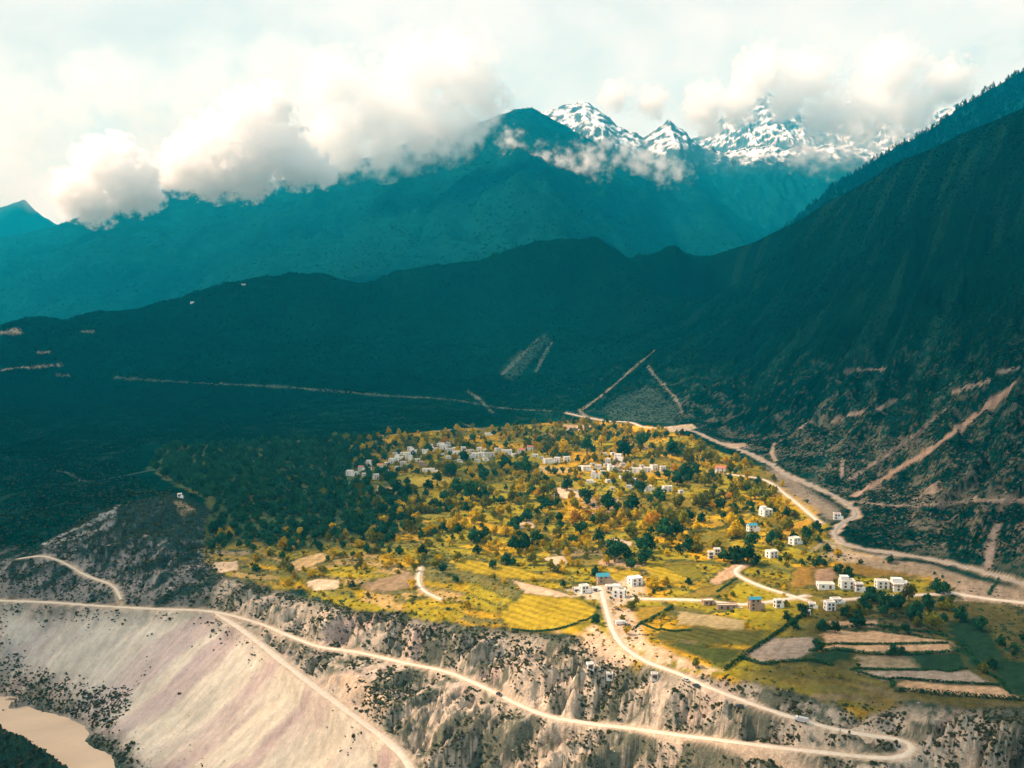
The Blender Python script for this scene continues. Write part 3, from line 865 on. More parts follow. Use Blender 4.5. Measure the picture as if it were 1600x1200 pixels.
# ------------------------------------------------------------------ haze: thin blue mountain air
m = bpy.data.materials.new('mountain_air'); m.use_nodes = True
t = m.node_tree; t.nodes.clear()
out = N(t, 'ShaderNodeOutputMaterial')
pv = N(t, 'ShaderNodeVolumePrincipled')
pv.inputs['Color'].default_value = (0.004, 0.53, 0.82, 1)
pv.inputs['Absorption Color'].default_value = (1, 1, 1, 1)
pv.inputs['Density'].default_value = 0.86e-4
pv.inputs['Anisotropy'].default_value = 0.0
t.links.new(pv.outputs[0], out.inputs['Volume'])
x0, x1, y0, y1, z0, z1 = -16000, 16000, -3000, 14000, -430, 3300
v = [(x, y, z) for z in (z0, z1) for y in (y0, y1) for x in (x0, x1)]
f = [(0, 2, 3, 1), (4, 5, 7, 6), (0, 1, 5, 4), (1, 3, 7, 5), (3, 2, 6, 7), (2, 0, 4, 6)]
HAZE = link('haze', mesh_np('haze', np.array(v), np.array(f), False), m, kind='stuff')

# ------------------------------------------------------------------ clouds hanging on the far mountains (real volumes at their own distance)
def blob_hull(name, blobs, inflate=1.0, vox=0.22):
    import bmesh
    bm = bmesh.new()
    for (c, r) in blobs:
        bmesh.ops.create_icosphere(bm, subdivisions=2, radius=r * inflate, matrix=Matrix.Translation(Vector(c)) @ Matrix.Diagonal((1, 1, 1, 1)))
    me = bpy.data.meshes.new(name); bm.to_mesh(me); bm.free()
    o = bpy.data.objects.new(name, me); COL.objects.link(o)
    md = o.modifiers.new('r', 'REMESH'); md.mode = 'VOXEL'; md.voxel_size = min(r for _, r in blobs) * vox * 1.6
    dg = bpy.context.evaluated_depsgraph_get()
    me2 = bpy.data.meshes.new_from_object(o.evaluated_get(dg))
    o.modifiers.clear()
    o.data = me2; bpy.data.meshes.remove(me); me2.name = name
    return o


def cloud(name, blobs_px, Yc, dens, label, rough=0.6, scale=1.0, soft=0.5, bias=0.10, grow=1.0):
    blobs = []
    for px, py, rp, *dy in blobs_px:
        yy = Yc + (dy[0] if dy else 0)
        blobs.append((at_y(px, py, yy), rp * grow / FPX * yy))
    o = blob_hull(name, blobs, 1.12)
    m = bpy.data.materials.new(name); m.use_nodes = True
    t = m.node_tree; t.nodes.clear()
    out = N(t, 'ShaderNodeOutputMaterial')
    g = N(t, 'ShaderNodeNewGeometry')
    P = g.outputs['Position']
    best = None
    for c, r in blobs:
        d = N(t, 'ShaderNodeVectorMath', operation='DISTANCE'); d.inputs[1].default_value = tuple(c)
        t.links.new(P, d.inputs[0])
        q = N(t, 'ShaderNodeMath', operation='MULTIPLY_ADD'); q.inputs[1].default_value = -1.0 / r; q.inputs[2].default_value = 1.0
        t.links.new(d.outputs['Value'], q.inputs[0])
        if best is None: best = q.outputs[0]
        else:
            mx = N(t, 'ShaderNodeMath', operation='SMOOTH_MAX'); mx.inputs[2].default_value = 0.25
            t.links.new(best, mx.inputs[0]); t.links.new(q.outputs[0], mx.inputs[1]); best = mx.outputs[0]
    rm = float(np.mean([r for _, r in blobs]))
    n = N(t, 'ShaderNodeTexNoise', inp={'Scale': 1.9 * scale * grow / rm, 'Detail': 6.0, 'Roughness': 0.64})
    t.links.new(P, n.inputs['Vector'])
    a = N(t, 'ShaderNodeMath', operation='MULTIPLY_ADD'); a.inputs[1].default_value = rough * 2.4; a.inputs[2].default_value = -rough * 1.2 - bias
    t.links.new(n.outputs['Fac'], a.inputs[0])
    s = N(t, 'ShaderNodeMath', operation='ADD')
    t.links.new(best, s.inputs[0]); t.links.new(a.outputs[0], s.inputs[1])
    mr_ = N(t, 'ShaderNodeMapRange', interpolation_type='SMOOTHSTEP')
    mr_.inputs['From Min'].default_value = 0.0; mr_.inputs['From Max'].default_value = soft
    mr_.inputs['To Min'].default_value = 0.0; mr_.inputs['To Max'].default_value = dens
    t.links.new(s.outputs[0], mr_.inputs['Value'])
    pv = N(t, 'ShaderNodeVolumePrincipled')
    pv.inputs['Color'].default_value = (0.992, 0.996, 1.0, 1)
    pv.inputs['Absorption Color'].default_value = (1, 1, 1, 1)
    pv.inputs['Anisotropy'].default_value = 0.45
    t.links.new(mr_.outputs[0], pv.inputs['Density'])
    t.links.new(pv.outputs[0], out.inputs['Volume'])
    m.cycles.volume_step_rate = 0.7
    o.data.materials.clear(); o.data.materials.append(m)
    o['label'] = label; o['category'] = 'cloud'; o['group'] = 'clouds on the far mountains'
    return o


cloud('cloud', [(120, 300, 40), (165, 262, 46), (205, 285, 48), (150, 320, 34), (230, 300, 30), (185, 235, 28)], 3350, 0.045, 'compact white cumulus cloud resting on the low western ridge', 1.15, 1.2, 0.3, 0.14, 1.15)
cloud('cloud', [(290, 255, 42), (335, 225, 46), (385, 195, 50), (425, 165, 34), (380, 250, 58), (440, 235, 46), (330, 275, 38), (465, 262, 34), (495, 262, 26), (510, 275, 20), (280, 280, 26)], 3300, 0.045,
      'largest white cumulus cloud, towering over the forested ridge', 1.15, 1.2, 0.3, 0.14, 1.15)
cloud('cloud', [(520, 212, 62), (580, 185, 66), (650, 195, 62), (600, 228, 46), (700, 200, 50), (545, 240, 38), (650, 226, 36), (735, 195, 34), (640, 115, 56), (760, 160, 40), (520, 130, 55), (720, 110, 60)], 4400, 0.022, 'soft grey cloud veiling the ridge left of the dark summit', 1.2, 0.9, 1.0, 0.10, 1.2)
cloud('cloud', [(845, 252, 17), (885, 250, 20), (925, 250, 24), (900, 268, 14), (850, 240, 12), (800, 225, 18)], 4700, 0.02, 'torn wisps of cloud on the face below the dark summit', 1.5, 0.62, 1.0, 0.42, 2.0)
cloud('cloud', [(975, 240, 18), (1005, 252, 22), (1035, 262, 22), (1062, 270, 16), (950, 222, 12)], 5300, 0.016, 'long low cloud lying along the foot of the first snow peak', 1.4, 0.62, 1.0, 0.36, 1.9)
cloud('cloud', [(1255, 235, 22), (1285, 245, 24), (1320, 235, 24), (1360, 225, 28), (1400, 205, 24), (1340, 200, 22)], 5600, 0.010, 'ragged cloud below the eastern snow peak beside the near dark slope', 1.4, 0.65, 1.0, 0.32, 1.8)
cloud('cloud', [(1150, 165, 36), (1230, 155, 36), (1290, 178, 42), (1350, 178, 46), (1420, 175, 42), (1100, 165, 36), (1480, 130, 40), (1190, 115, 44), (1260, 125, 44), (1110, 200, 22), (1390, 110, 50), (960, 150, 26), (1020, 160, 26)], 5900, 0.03, 'thin cloud veil half hiding the highest snow summit', 1.0, 1.2, 0.8, 0.1, 1.2)

cloud('cloud', [(20, 250, 60), (-60, 230, 80), (60, 200, 60), (0, 160, 70), (100, 180, 50), (140, 130, 60), (-40, 290, 50), (40, 290, 34)], 4600, 0.0035, 'pale grey cloud bank at the left edge above the low ridge', 1.0, 0.8, 1.2, 0.05, 1.3)
cloud('cloud', [(240, 200, 55), (290, 160, 60), (200, 150, 60), (330, 120, 60), (430, 110, 60), (480, 180, 46), (255, 245, 36)], 4800, 0.0035, 'pale grey cloud bank behind the towering white cumulus', 1.0, 0.8, 1.2, 0.05, 1.3)

# ------------------------------------------------------------------ cloud bank overhead, with the gap that lets the sun reach the village
LIT = hits([(100, 1260), (170, 1080), (250, 960), (345, 890), (420, 825), (560, 775), (640, 745), (740, 722), (800, 690), (850, 662), (950, 640), (1060, 655), (1150, 700), (1230, 745), (1290, 790), (1310, 850),
            (1330, 900), (1300, 960), (1230, 1060), (1200, 1250), (800, 1500), (300, 1500)], Z0)
HALF = hits([(100, 1300), (-50, 1060), (0, 900), (150, 880), (300, 860), (340, 820), (430, 790), (800, 640), (980, 560), (1100, 600), (1250, 630), (1430, 560), (1650, 500), (1850, 800), (1900, 1300), (900, 1600), (200, 1600)], Z0)
DZ = 3600.0
sx = SUN[0] / SUN[2] * DZ; sy = SUN[1] / SUN[2] * DZ
nd = 150
dx = np.linspace(-2500, 2700, nd); dyy = np.linspace(-700, 3150, nd)
DX, DY = np.meshgrid(dx, dyy)
w_ = 45 * fbm(DX / 140, DY / 140, 4, 901)
sd1 = poly_sd(LIT, DX, DY) + w_
sd2 = poly_sd(HALF, DX, DY) + w_
den = 0.40 * sstep(30, -60, sd1) + 0.25 * sstep(30, -120, sd2)
edge = sstep(0, 500, np.minimum(np.minimum(DX - dx[0], dx[-1] - DX), np.minimum(DY - dyy[0], dyy[-1] - DY)))
DIM = hits([(1190, 1300), (1215, 1070), (1270, 965), (1440, 930), (1650, 945), (1900, 1000), (1900, 1500)], Z0)
spot = hit(835, 540, Z0)
den *= 1 - 0.30 * np.exp(-(((DX - spot[0]) / 150) ** 2 + ((DY - spot[1]) / 260) ** 2)) - 0.22 * sstep(0.05, 0.5, fbm(DX / 330, DY / 330, 3, 905))
den = np.minimum(den + 0.30 * sstep(-20, 40, poly_sd(DIM, DX, DY) + w_), 0.8)
den *= edge
thick = 60 + 260 * den * (0.7 + 0.6 * (fbm(DX / 260, DY / 260, 4, 903) + 0.5))
vb = np.stack([DX + sx, DY + sy, DZ - thick * 0.3 + 0 * DX], -1).reshape(-1, 3)
vt = np.stack([DX + sx, DY + sy, DZ + thick], -1).reshape(-1, 3)
fb = grid_faces(nd, nd)
V = np.vstack([vb, vt]); F_ = np.vstack([fb[:, ::-1], fb + nd * nd])
me = mesh_np('cloud_bank', V, F_)
vfloat(me, 'dens', np.tile(den.ravel(), 2))
m = bpy.data.materials.new('cloud_bank'); m.use_nodes = True
t = m.node_tree; t.nodes.clear()
out = N(t, 'ShaderNodeOutputMaterial')
at = N(t, 'ShaderNodeAttribute', attribute_name='dens')
tr = N(t, 'ShaderNodeBsdfTransparent')
tl = N(t, 'ShaderNodeBsdfTranslucent'); tl.inputs[0].default_value = (0.32, 0.345, 0.34, 1)
mx = N(t, 'ShaderNodeMixShader')
t.links.new(at.outputs['Fac'], mx.inputs[0]); t.links.new(tr.outputs[0], mx.inputs[1]); t.links.new(tl.outputs[0], mx.inputs[2])
t.links.new(mx.outputs[0], out.inputs['Surface'])
link('cloud_bank', me, m, kind='stuff')

# ------------------------------------------------------------------ houses
plain('whitewash', (0.86, 0.85, 0.82), 0.9, 0.5, 0.10)
plain('limewash_grey', (0.62, 0.62, 0.60), 0.9, 0.5, 0.14)
plain('rammed_earth', (0.40, 0.29, 0.21), 0.95, 0.6, 0.18)
plain('flat_roof_clay', (0.66, 0.56, 0.45), 0.95, 0.4, 0.16)
plain('flat_roof_pale', (0.78, 0.76, 0.72), 0.9, 0.4, 0.10)
plain('blue_sheet_roof', (0.03, 0.25, 0.34), 0.45, 1.2, 0.12, 0.5)
plain('red_roof', (0.46, 0.17, 0.11), 0.8, 0.8, 0.2)
plain('orange_band', (0.52, 0.24, 0.08), 0.85, 0.8, 0.15)
plain('window_dark', (0.025, 0.03, 0.035), 0.35, 0.8, 0.2, 0.5)
plain('window_trim', (0.14, 0.075, 0.045), 0.8, 0.8, 0.2)
plain('door_wood', (0.16, 0.08, 0.045), 0.8, 0.8, 0.2)
plain('dry_stone', (0.22, 0.19, 0.16), 0.95, 0.9, 0.35)


class MB:
    """collects boxes and loose faces, then links them as one mesh"""
    def __init__(self): self.v = []; self.f = []

    def box(self, x0, x1, y0, y1, z0, z1, taper=0.0):
        b = len(self.v)
        for z, s in ((z0, 0.0), (z1, taper)):
            self.v += [(x0 + s, y0 + s, z), (x1 - s, y0 + s, z), (x1 - s, y1 - s, z), (x0 + s, y1 - s, z)]
        self.f += [(b + 3, b + 2, b + 1, b), (b + 4, b + 5, b + 6, b + 7), (b, b + 1, b + 5, b + 4), (b + 1, b + 2, b + 6, b + 5), (b + 2, b + 3, b + 7, b + 6), (b + 3, b, b + 4, b + 7)]
        return self

    def poly(self, pts):
        b = len(self.v); self.v += [tuple(p) for p in pts]; self.f.append(tuple(range(b, b + len(pts)))); return self

    def mesh(self, name, mat):
        me = bpy.data.meshes.new(name); me.from_pydata(self.v, [], self.f); me.update(); me.materials.append(MATS[mat]); return me

    def obj(self, name, mat, parent=None, loc=None):
        o = link(name, self.mesh(name, mat), parent=parent)
        if loc is not None: o.location = loc
        return o


def window_meshes(w, h):
    f = MB()
    f.box(-w / 2 - 0.16, w / 2 + 0.16, -0.10, 0.02, -0.16, 0.0).box(-w / 2 - 0.22, w / 2 + 0.22, -0.22, 0.02, h, h + 0.2)
    f.box(-w / 2 - 0.16, -w / 2, -0.10, 0.02, 0, h).box(w / 2, w / 2 + 0.16, -0.10, 0.02, 0, h)
    f.box(-0.05, 0.05, -0.06, 0.02, 0, h)
    p = MB().box(-w / 2, w / 2, -0.03, 0.02, 0, h)
    return f.mesh('window', 'window_trim'), p.mesh('pane', 'window_dark')


WIN = window_meshes(1.05, 1.2)
DOOR = MB().box(-0.75, 0.75, -0.06, 0.02, 0, 2.3).box(-0.95, 0.95, -0.12, 0.02, 2.3, 2.5).mesh('door', 'door_wood')
HOUSES = []          # (x, y, radius) kept clear of trees


def house(px, py, wpx, label, wall='whitewash', roof='flat_roof_clay', storeys=2, depth=0.75, yaw=None, upper=0.0, band=None, gable=False, group='village houses', panes=True, wing=0.0):
    p = hit(px, py, Z)
    w = max(4.0, wpx / FPX * p[1] * 0.80)
    d = w * depth
    h = 2.5 * storeys + 0.3
    e = bpy.data.objects.new('house', None); COL.objects.link(e)
    e.location = (p[0], p[1] + d * 0.4, float(sample(Z, p[0], p[1] + d * 0.3)) - 0.1)
    yaw = random.uniform(-0.45, 0.45) if yaw is None else yaw
    e.rotation_euler = (0, 0, yaw)
    e['label'] = label; e['category'] = 'house'; e['group'] = group
    HOUSES.append((p[0], p[1] + d * 0.4, w * 0.62))
    tp = 0.16 * storeys * 0.5
    x, y = w / 2, d / 2
    if not wing and upper == 0 and random.random() < 0.5: wing = random.uniform(0.45, 0.75)
    base = -1.3 if storeys == 1 and w < 6 else -3.0
    wm = MB().box(-x, x, -y, y, base, h, tp)
    if wing: wm.box(x * 0.15, x * 1.55, -y * 1.25, y * 0.2, base, h * wing, 0.1)
    wm.obj('wall', wall, e)
    x -= tp; y -= tp
    if gable:
        r = MB(); o_ = 0.5
        r.poly([(-x - o_, -y - o_, h - 0.1), (x + o_, -y - o_, h - 0.1), (x + o_, 0, h + y * 0.55), (-x - o_, 0, h + y * 0.55)])
        r.poly([(x + o_, y + o_, h - 0.1), (-x - o_, y + o_, h - 0.1), (-x - o_, 0, h + y * 0.55), (x + o_, 0, h + y * 0.55)])
        r.poly([(-x - o_, y + o_, h - 0.12), (x + o_, y + o_, h - 0.12), (x + o_, -y - o_, h - 0.12), (-x - o_, -y - o_, h - 0.12)])
        ro = r.obj('roof', roof, e)
        for s in (-1, 1): MB().poly([(s * x, -y, h - 0.11), (s * x, y, h - 0.11), (s * x, 0, h + y * 0.52)]).obj('gable', wall, e)
    else:
        r = MB().box(-x + 0.35, x - 0.35, -y + 0.35, y - 0.35, h - 0.3, h + 0.05)
        if wing: r.box(x * 0.15 + 0.3, x * 1.5, -y * 1.2 + 0.3, y * 0.05, h * wing - 0.2, h * wing + 0.06)
        ro = r.obj('roof', roof, e)
        pr = MB()
        t_ = 0.34; ph = 0.62
        pr.box(-x, x, -y, -y + t_, h, h + ph).box(-x, x, y - t_, y, h, h + ph).box(-x, -x + t_, -y + t_, y - t_, h, h + ph).box(x - t_, x, -y + t_, y - t_, h, h + ph)
        pr.obj('parapet', wall, ro)
    if upper:
        u = MB().box(-x * 0.9, -x * 0.9 + 2 * x * upper, -y * 0.1, y * 0.92, h + 0.05, h + 2.6, 0.05)
        uo = u.obj('upper_storey', wall, e)
        MB().box(-x * 0.9 - 0.3, -x * 0.9 + 2 * x * upper + 0.3, -y * 0.1 - 0.3, y * 0.92 + 0.3, h + 2.6, h + 2.85).obj('upper_roof', 'flat_roof_pale' if band is None else roof, uo)
    if band:
        MB().box(-x - 0.14, x + 0.14, -y - 0.14, y + 0.14, h - 1.15, h - 0.45).obj('eaves_band', band, e)
    # openings
    n = max(2, int(w / 4.2))
    for st in range(storeys):
        zb = 0.95 + 2.5 * st
        tap = tp * zb / h
        for k in range(n):
            if st == 0 and k == n // 2: continue
            xx = (-0.5 + (k + 0.5) / n) * (w - 1.6)
            o = link('window', WIN[0], parent=e); o.location = (xx, -d / 2 + tap - 0.03, zb)
            if panes: q = link('pane', WIN[1], parent=o)
        for k in range(max(1, int(d / 4.2))):
            nn = max(1, int(d / 4.2))
            for s in (-1, 1):
                o = link('window', WIN[0], parent=e); o.rotation_euler = (0, 0, s * math.pi / 2)
                o.location = (s * (w / 2 - tap + 0.03), (-0.5 + (k + 0.5) / nn) * (d - 1.4), zb)
                if panes: link('pane', WIN[1], parent=o)
    o = link('door', DOOR, parent=e); o.location = ((-0.5 + (n // 2 + 0.5) / n) * (w - 1.6), -d / 2 - 0.02, 0.0)
    return e


# far village street, from its western end eastward
W_ = 'whitewash'; G_ = 'limewash_grey'
FAR = [(546, 743, 13, 'westernmost small white house of the far village among dark trees', {}), (556, 742, 10, 'low grey house touching the westernmost white house', {'wall': G_, 'storeys': 1}),
       (564, 736, 10, 'small house with reddish roof at the west end of the far village', {'roof': 'red_roof', 'gable': True}), (576, 727, 10, 'small white house standing highest at the village west end', {}),
       (576, 735, 9, 'little white house below the highest one at the west end', {'storeys': 1}), (579, 742, 8, 'tiny grey outbuilding between two white houses at the west end', {'storeys': 1, 'wall': G_}),
       (587, 749, 12, 'bright white house nearest the golden terraces at the west end', {}), (594, 733, 12, 'white house with ochre roof just west of the village gap', {'roof': 'orange_band', 'gable': True}),
       (612, 724, 11, 'white house at the lower left of the big white cluster', {}), (623, 721, 16, 'broad white house in the middle of the western cluster', {'upper': 0.4}),
       (630, 729, 11, 'grey house under the broad white one', {'wall': G_}), (637, 717, 11, 'narrow tall white house right of the broad one', {'storeys': 3}),
       (646, 710, 13, 'white house with clear upper room at the top of the cluster', {'upper': 0.5}), (655, 713, 10, 'low pale house beside the one with an upper room', {'storeys': 1}),
       (664, 709, 11, 'white house at the east end of the western cluster', {}), (659, 729, 13, 'tan roofed house above the long white shed', {'roof': 'flat_roof_clay', 'wall': 'rammed_earth'}),
       (669, 737, 24, 'long white shed at the edge of the green terraces', {'storeys': 1, 'depth': 0.45}), (681, 707, 13, 'white house behind the first dark trees of the street', {}),
       (693, 702, 14, 'highest white house of the village street under the dark slope', {'upper': 0.5}), (703, 708, 13, 'grey white house stepping down from the highest one', {'wall': G_}),
       (713, 712, 13, 'white house in the middle of the village street', {}), (722, 715, 11, 'low white house in the middle of the village street', {'storeys': 1}),
       (731, 719, 13, 'pale house at the front of the village street', {'wall': G_, 'upper': 0.4}), (743, 715, 15, 'wide white house with clay roof on the village street', {}),
       (753, 714, 12, 'white house wedged between two wide ones on the street', {}), (766, 714, 17, 'long grey house at the east part of the street', {'wall': G_, 'depth': 0.5}),
       (792, 710, 20, 'long tan roofed house left of the red roofs', {'roof': 'flat_roof_clay', 'depth': 0.5}), (815, 709, 15, 'house with dull red roof at the street east end', {'roof': 'red_roof', 'gable': True}),
       (828, 704, 12, 'upper house with bright red roof above the dull red one', {'roof': 'red_roof', 'gable': True}), (836, 714, 13, 'low white house in front of the red roofs', {'storeys': 1}),
       (856, 724, 18, 'long white house behind the golden field, east of the street', {'depth': 0.5}), (871, 722, 12, 'white house next to the long one, with dark doorways', {}),
       (886, 721, 13, 'last white house of the street before the middle hamlet', {}), (762, 680, 11, 'lone white hut above the street at the slope foot', {'storeys': 1})]
MID = [(916, 736, 16, 'white house at the west end of the middle hamlet', {}), (935, 734, 13, 'pale tan house beside the western white one of the hamlet', {'roof': 'flat_roof_clay', 'wall': G_}),
       (943, 712, 11, 'uppermost small house of the middle hamlet', {'storeys': 1}), (950, 724, 11, 'white house under the uppermost one of the hamlet', {}),
       (966, 720, 15, 'tall bright white house at the top of the hamlet', {'storeys': 3}), (955, 736, 13, 'square white house in the centre of the hamlet', {'upper': 0.5}),
       (963, 737, 10, 'narrow grey house attached to the square central one', {'wall': G_}), (931, 748, 18, 'house with pinkish clay roof in front of the hamlet', {'roof': 'red_roof', 'upper': 0.4}),
       (922, 755, 14, 'low white house below the pinkish roof', {'storeys': 1}), (950, 754, 9, 'tiny white hut among trees in front of the hamlet', {'storeys': 1}),
       (987, 756, 19, 'white house with broad roof apart from the hamlet', {'upper': 0.5}), (983, 763, 11, 'small grey shed just under the broad roofed house', {'storeys': 1, 'wall': G_}),
       (996, 739, 20, 'long white house of the eastern row in the hamlet', {'depth': 0.5}), (1012, 738, 15, 'white house in the middle of the eastern row', {}),
       (1022, 734, 13, 'brown roofed house of the eastern row', {'roof': 'rammed_earth'}), (1036, 736, 11, 'last small white house of the eastern row', {}),
       (1013, 768, 15, 'white house with orange roof edge among dark trees', {'roof': 'orange_band'}), (1043, 768, 19, 'pale blue white house with long roof east of the orange edged one', {'depth': 0.5}),
       (1064, 771, 9, 'small hut east of the long pale roof', {'storeys': 1}), (957, 766, 8, 'tiny shed deep in the dark trees', {'storeys': 1, 'wall': G_})]
for px, py, w, lab, kw in FAR: house(px, py, w, lab, group='houses of the far village street', panes=False, **kw)
for px, py, w, lab, kw in MID: house(px, py, w, lab, group='houses of the middle hamlet', panes=False, **kw)
WORDS = ['first', 'second', 'third', 'fourth', 'fifth', 'sixth', 'seventh', 'eighth', 'ninth', 'tenth', 'eleventh', 'twelfth', 'thirteenth', 'fourteenth']
for k, (px, py, w) in enumerate([(604, 727, 9), (617, 714, 9), (629, 711, 9), (640, 705, 9), (652, 703, 10), (672, 701, 10), (686, 697, 10), (700, 698, 9), (711, 703, 10), (724, 705, 9), (736, 707, 10), (749, 706, 9), (760, 706, 10), (778, 707, 12)]):
    house(px, py, w, f'{WORDS[k]} small house from the west in the back row of the far village', wall=(W_, G_, W_)[k % 3], storeys=1 + k % 2, roof='flat_roof_clay' if k % 3 else 'flat_roof_pale', group='back row of the far village', panes=False)
for k, (px, py, w) in enumerate([(568, 744, 8), (603, 738, 9), (620, 733, 9), (642, 722, 10), (652, 721, 9), (690, 713, 10), (700, 717, 9), (718, 722, 9), (745, 722, 10), (758, 720, 9), (803, 713, 10), (846, 718, 9)]):
    house(px, py, w, f'{WORDS[k]} low house from the west in the front row of the far village', wall=(W_, W_, G_)[k % 3], storeys=1, roof='flat_roof_clay' if k % 2 else 'flat_roof_pale', group='front row of the far village', panes=False)
for k, (px, py, w) in enumerate([(908, 732, 10), (926, 728, 9), (942, 740, 10), (947, 729, 9), (958, 711, 9), (973, 728, 10), (979, 740, 9), (1003, 731, 9), (1005, 748, 9), (1028, 741, 9), (972, 748, 9)]):
    house(px, py, w, f'{WORDS[k]} little outbuilding from the west in the middle hamlet', wall=(W_, G_)[k % 2], storeys=1, roof='flat_roof_clay', group='outbuildings of the middle hamlet', panes=False)
NEAR = [(1127, 738, 20, 'white house with red gable on the bank by the pale lane', {'roof': 'red_roof', 'gable': True}), (1198, 806, 22, 'bright white two storey house among golden trees above the bend', {'upper': 0.5}),
        (1176, 830, 18, 'house with pale blue roof beside the golden tree', {'roof': 'blue_sheet_roof', 'gable': True, 'wall': W_}), (1243, 851, 20, 'white house half sunk under a tan roof near the road bend', {'yaw': 0.5}),
        (1207, 872, 21, 'white house with blue shaded front at the lane corner', {}), (1111, 873, 11, 'tall narrow white house left of the orchard trees', {'storeys': 2}), (1121, 868, 13, 'white house with dark doorway joined to the narrow one', {}),
        (280, 777, 8, 'lone white shrine on top of the dark crag', {'storeys': 1}), (1309, 812, 14, 'roadside house with rosy roof at the sharp road bend', {'roof': 'red_roof'}),
        (902, 926, 12, 'low white house at the west end of the front group', {'storeys': 1}), (913, 927, 18, 'white house with grey blue gate wall in the front group', {}), (930, 925, 12, 'small white outhouse beside the road head', {'storeys': 1}),
        (942, 912, 24, 'brown house with bright blue roof behind the front group', {'wall': 'rammed_earth', 'roof': 'blue_sheet_roof', 'gable': True, 'yaw': 0.15}),
        (968, 934, 26, 'large white house beside the head of the village road', {'upper': 0.45, 'yaw': -0.3}), (993, 915, 26, 'white house with big pale roof at the east end of the front group', {'roof': 'flat_roof_pale', 'yaw': 0.35}),
        (953, 922, 16, 'white walled yard house between road head and blue roof', {'storeys': 1}),
        (1180, 954, 24, 'tall brown house with teal roof beside the lane', {'wall': 'rammed_earth', 'roof': 'blue_sheet_roof', 'gable': True, 'yaw': 0.1, 'storeys': 3, 'depth': 0.6}), (1137, 952, 40, 'long low earth walled barn west of the teal roof', {'wall': 'rammed_earth', 'storeys': 1, 'depth': 0.3, 'yaw': 0.02}),
        (1216, 950, 14, 'small white gatehouse east of the teal roof', {}), (1107, 946, 22, 'ruined pale earth house beside the long barn', {'wall': 'rammed_earth', 'storeys': 1, 'yaw': 0.05}),
        (1292, 921, 32, 'low white house with long roof west of the twin white ones', {'storeys': 1, 'depth': 0.6, 'yaw': -0.08}), (1326, 920, 28, 'white house with blue shaded yard and raised left room', {'upper': 0.55, 'yaw': -0.08}),
        (1343, 925, 16, 'white house with orange band and a row of small windows', {'band': 'orange_band', 'yaw': -0.08}), (1380, 920, 24, 'low white annex joined to the grand windowed house', {'yaw': -0.08}),
        (1410, 924, 34, 'grandest white house with orange band and five front windows', {'band': 'orange_band', 'upper': 0.6, 'yaw': -0.08, 'roof': 'flat_roof_pale'}),
        (1298, 954, 20, 'white house partly hidden below the lane', {'yaw': 0.1}), (1308, 944, 20, 'pale flat roof of a house behind the hidden white one', {'storeys': 1, 'yaw': 0.1}),
        (1270, 950, 14, 'small pale shed in the dark trees', {'storeys': 1}), (1262, 961, 12, 'tiny white hut under the small pale shed', {'storeys': 1}),
        (922, 1045, 9, 'little white hut on the scrubby slope under the road', {'storeys': 1}), (953, 1066, 10, 'white box hut lower on the scrubby slope', {'storeys': 1}), (1023, 1064, 11, 'low grey hut on the bare spur', {'storeys': 1, 'wall': G_}),
        (300, 474, 7, 'tiny bright hut on the shoulder of the middle ridge', {'storeys': 1}), (380, 446, 7, 'tiny white hut on the crest of the middle ridge', {'storeys': 1})]
for px, py, w, lab, kw in NEAR: house(px, py, w, lab, group='scattered farmhouses', **kw)

# ------------------------------------------------------------------ vehicles
plain('car_white', (0.75, 0.75, 0.74), 0.35, 0.8, 0.04, 0.5)
plain('car_dark', (0.03, 0.045, 0.055), 0.35, 0.8, 0.06, 0.5)
plain('car_brown', (0.20, 0.10, 0.06), 0.4, 0.8, 0.06, 0.5)
plain('car_silver', (0.45, 0.46, 0.47), 0.35, 0.8, 0.05, 0.5)
plain('tyre_rubber', (0.02, 0.02, 0.02), 0.9)
plain('headlight_glass', (0.7, 0.7, 0.65), 0.2, 0.8, 0.02, 0.6)


def extrude_profile(prof, hw, inset=0.0):
    m = MB(); n = len(prof)
    L = [(x, -hw + (inset if z > 1.0 else 0), z) for x, z in prof]; Rr = [(x, hw - (inset if z > 1.0 else 0), z) for x, z in prof]
    m.poly(L[::-1]); m.poly(Rr)
    for i in range(n):
        j = (i + 1) % n
        m.poly([L[i], L[j], Rr[j], Rr[i]])
    return m


CAR_BODY = extrude_profile([(-2.2, 0.35), (2.2, 0.35), (2.25, 0.75), (2.1, 0.95), (1.05, 1.05), (-1.9, 1.08), (-2.25, 0.95)], 0.88)
CAR_CAB = extrude_profile([(1.0, 1.06), (0.35, 1.55), (-1.35, 1.6), (-1.85, 1.09)], 0.80, 0.10)
CAR_ROOF = MB().box(-1.32, 0.32, -0.66, 0.66, 1.58, 1.66)
TRUCK_BODY = extrude_profile([(-3.4, 0.6), (3.2, 0.6), (3.3, 1.0), (3.2, 1.3), (-3.4, 1.3)], 1.05)
TRUCK_CAB = extrude_profile([(3.1, 1.3), (2.9, 2.4), (1.7, 2.5), (1.6, 1.3)], 1.0, 0.05)
TRUCK_ROOF = MB().box(-3.35, 1.3, -1.05, 1.05, 1.3, 2.6)


def wheel_mesh(r=0.33, w=0.22):
    m = MB(); n = 12
    A = [(r * math.cos(a), -w / 2, r * math.sin(a)) for a in np.linspace(0, 2 * math.pi, n, endpoint=False)]
    B = [(x, w / 2, z) for x, _, z in A]
    m.poly(A); m.poly(B[::-1])
    for i in range(n): m.poly([A[i], B[i], B[(i + 1) % n], A[(i + 1) % n]])
    return m.mesh('wheel', 'tyre_rubber')


WHEEL = wheel_mesh()
HEADL = MB().box(-0.03, 0.03, -0.18, 0.18, -0.09, 0.09).mesh('headlight', 'headlight_glass')


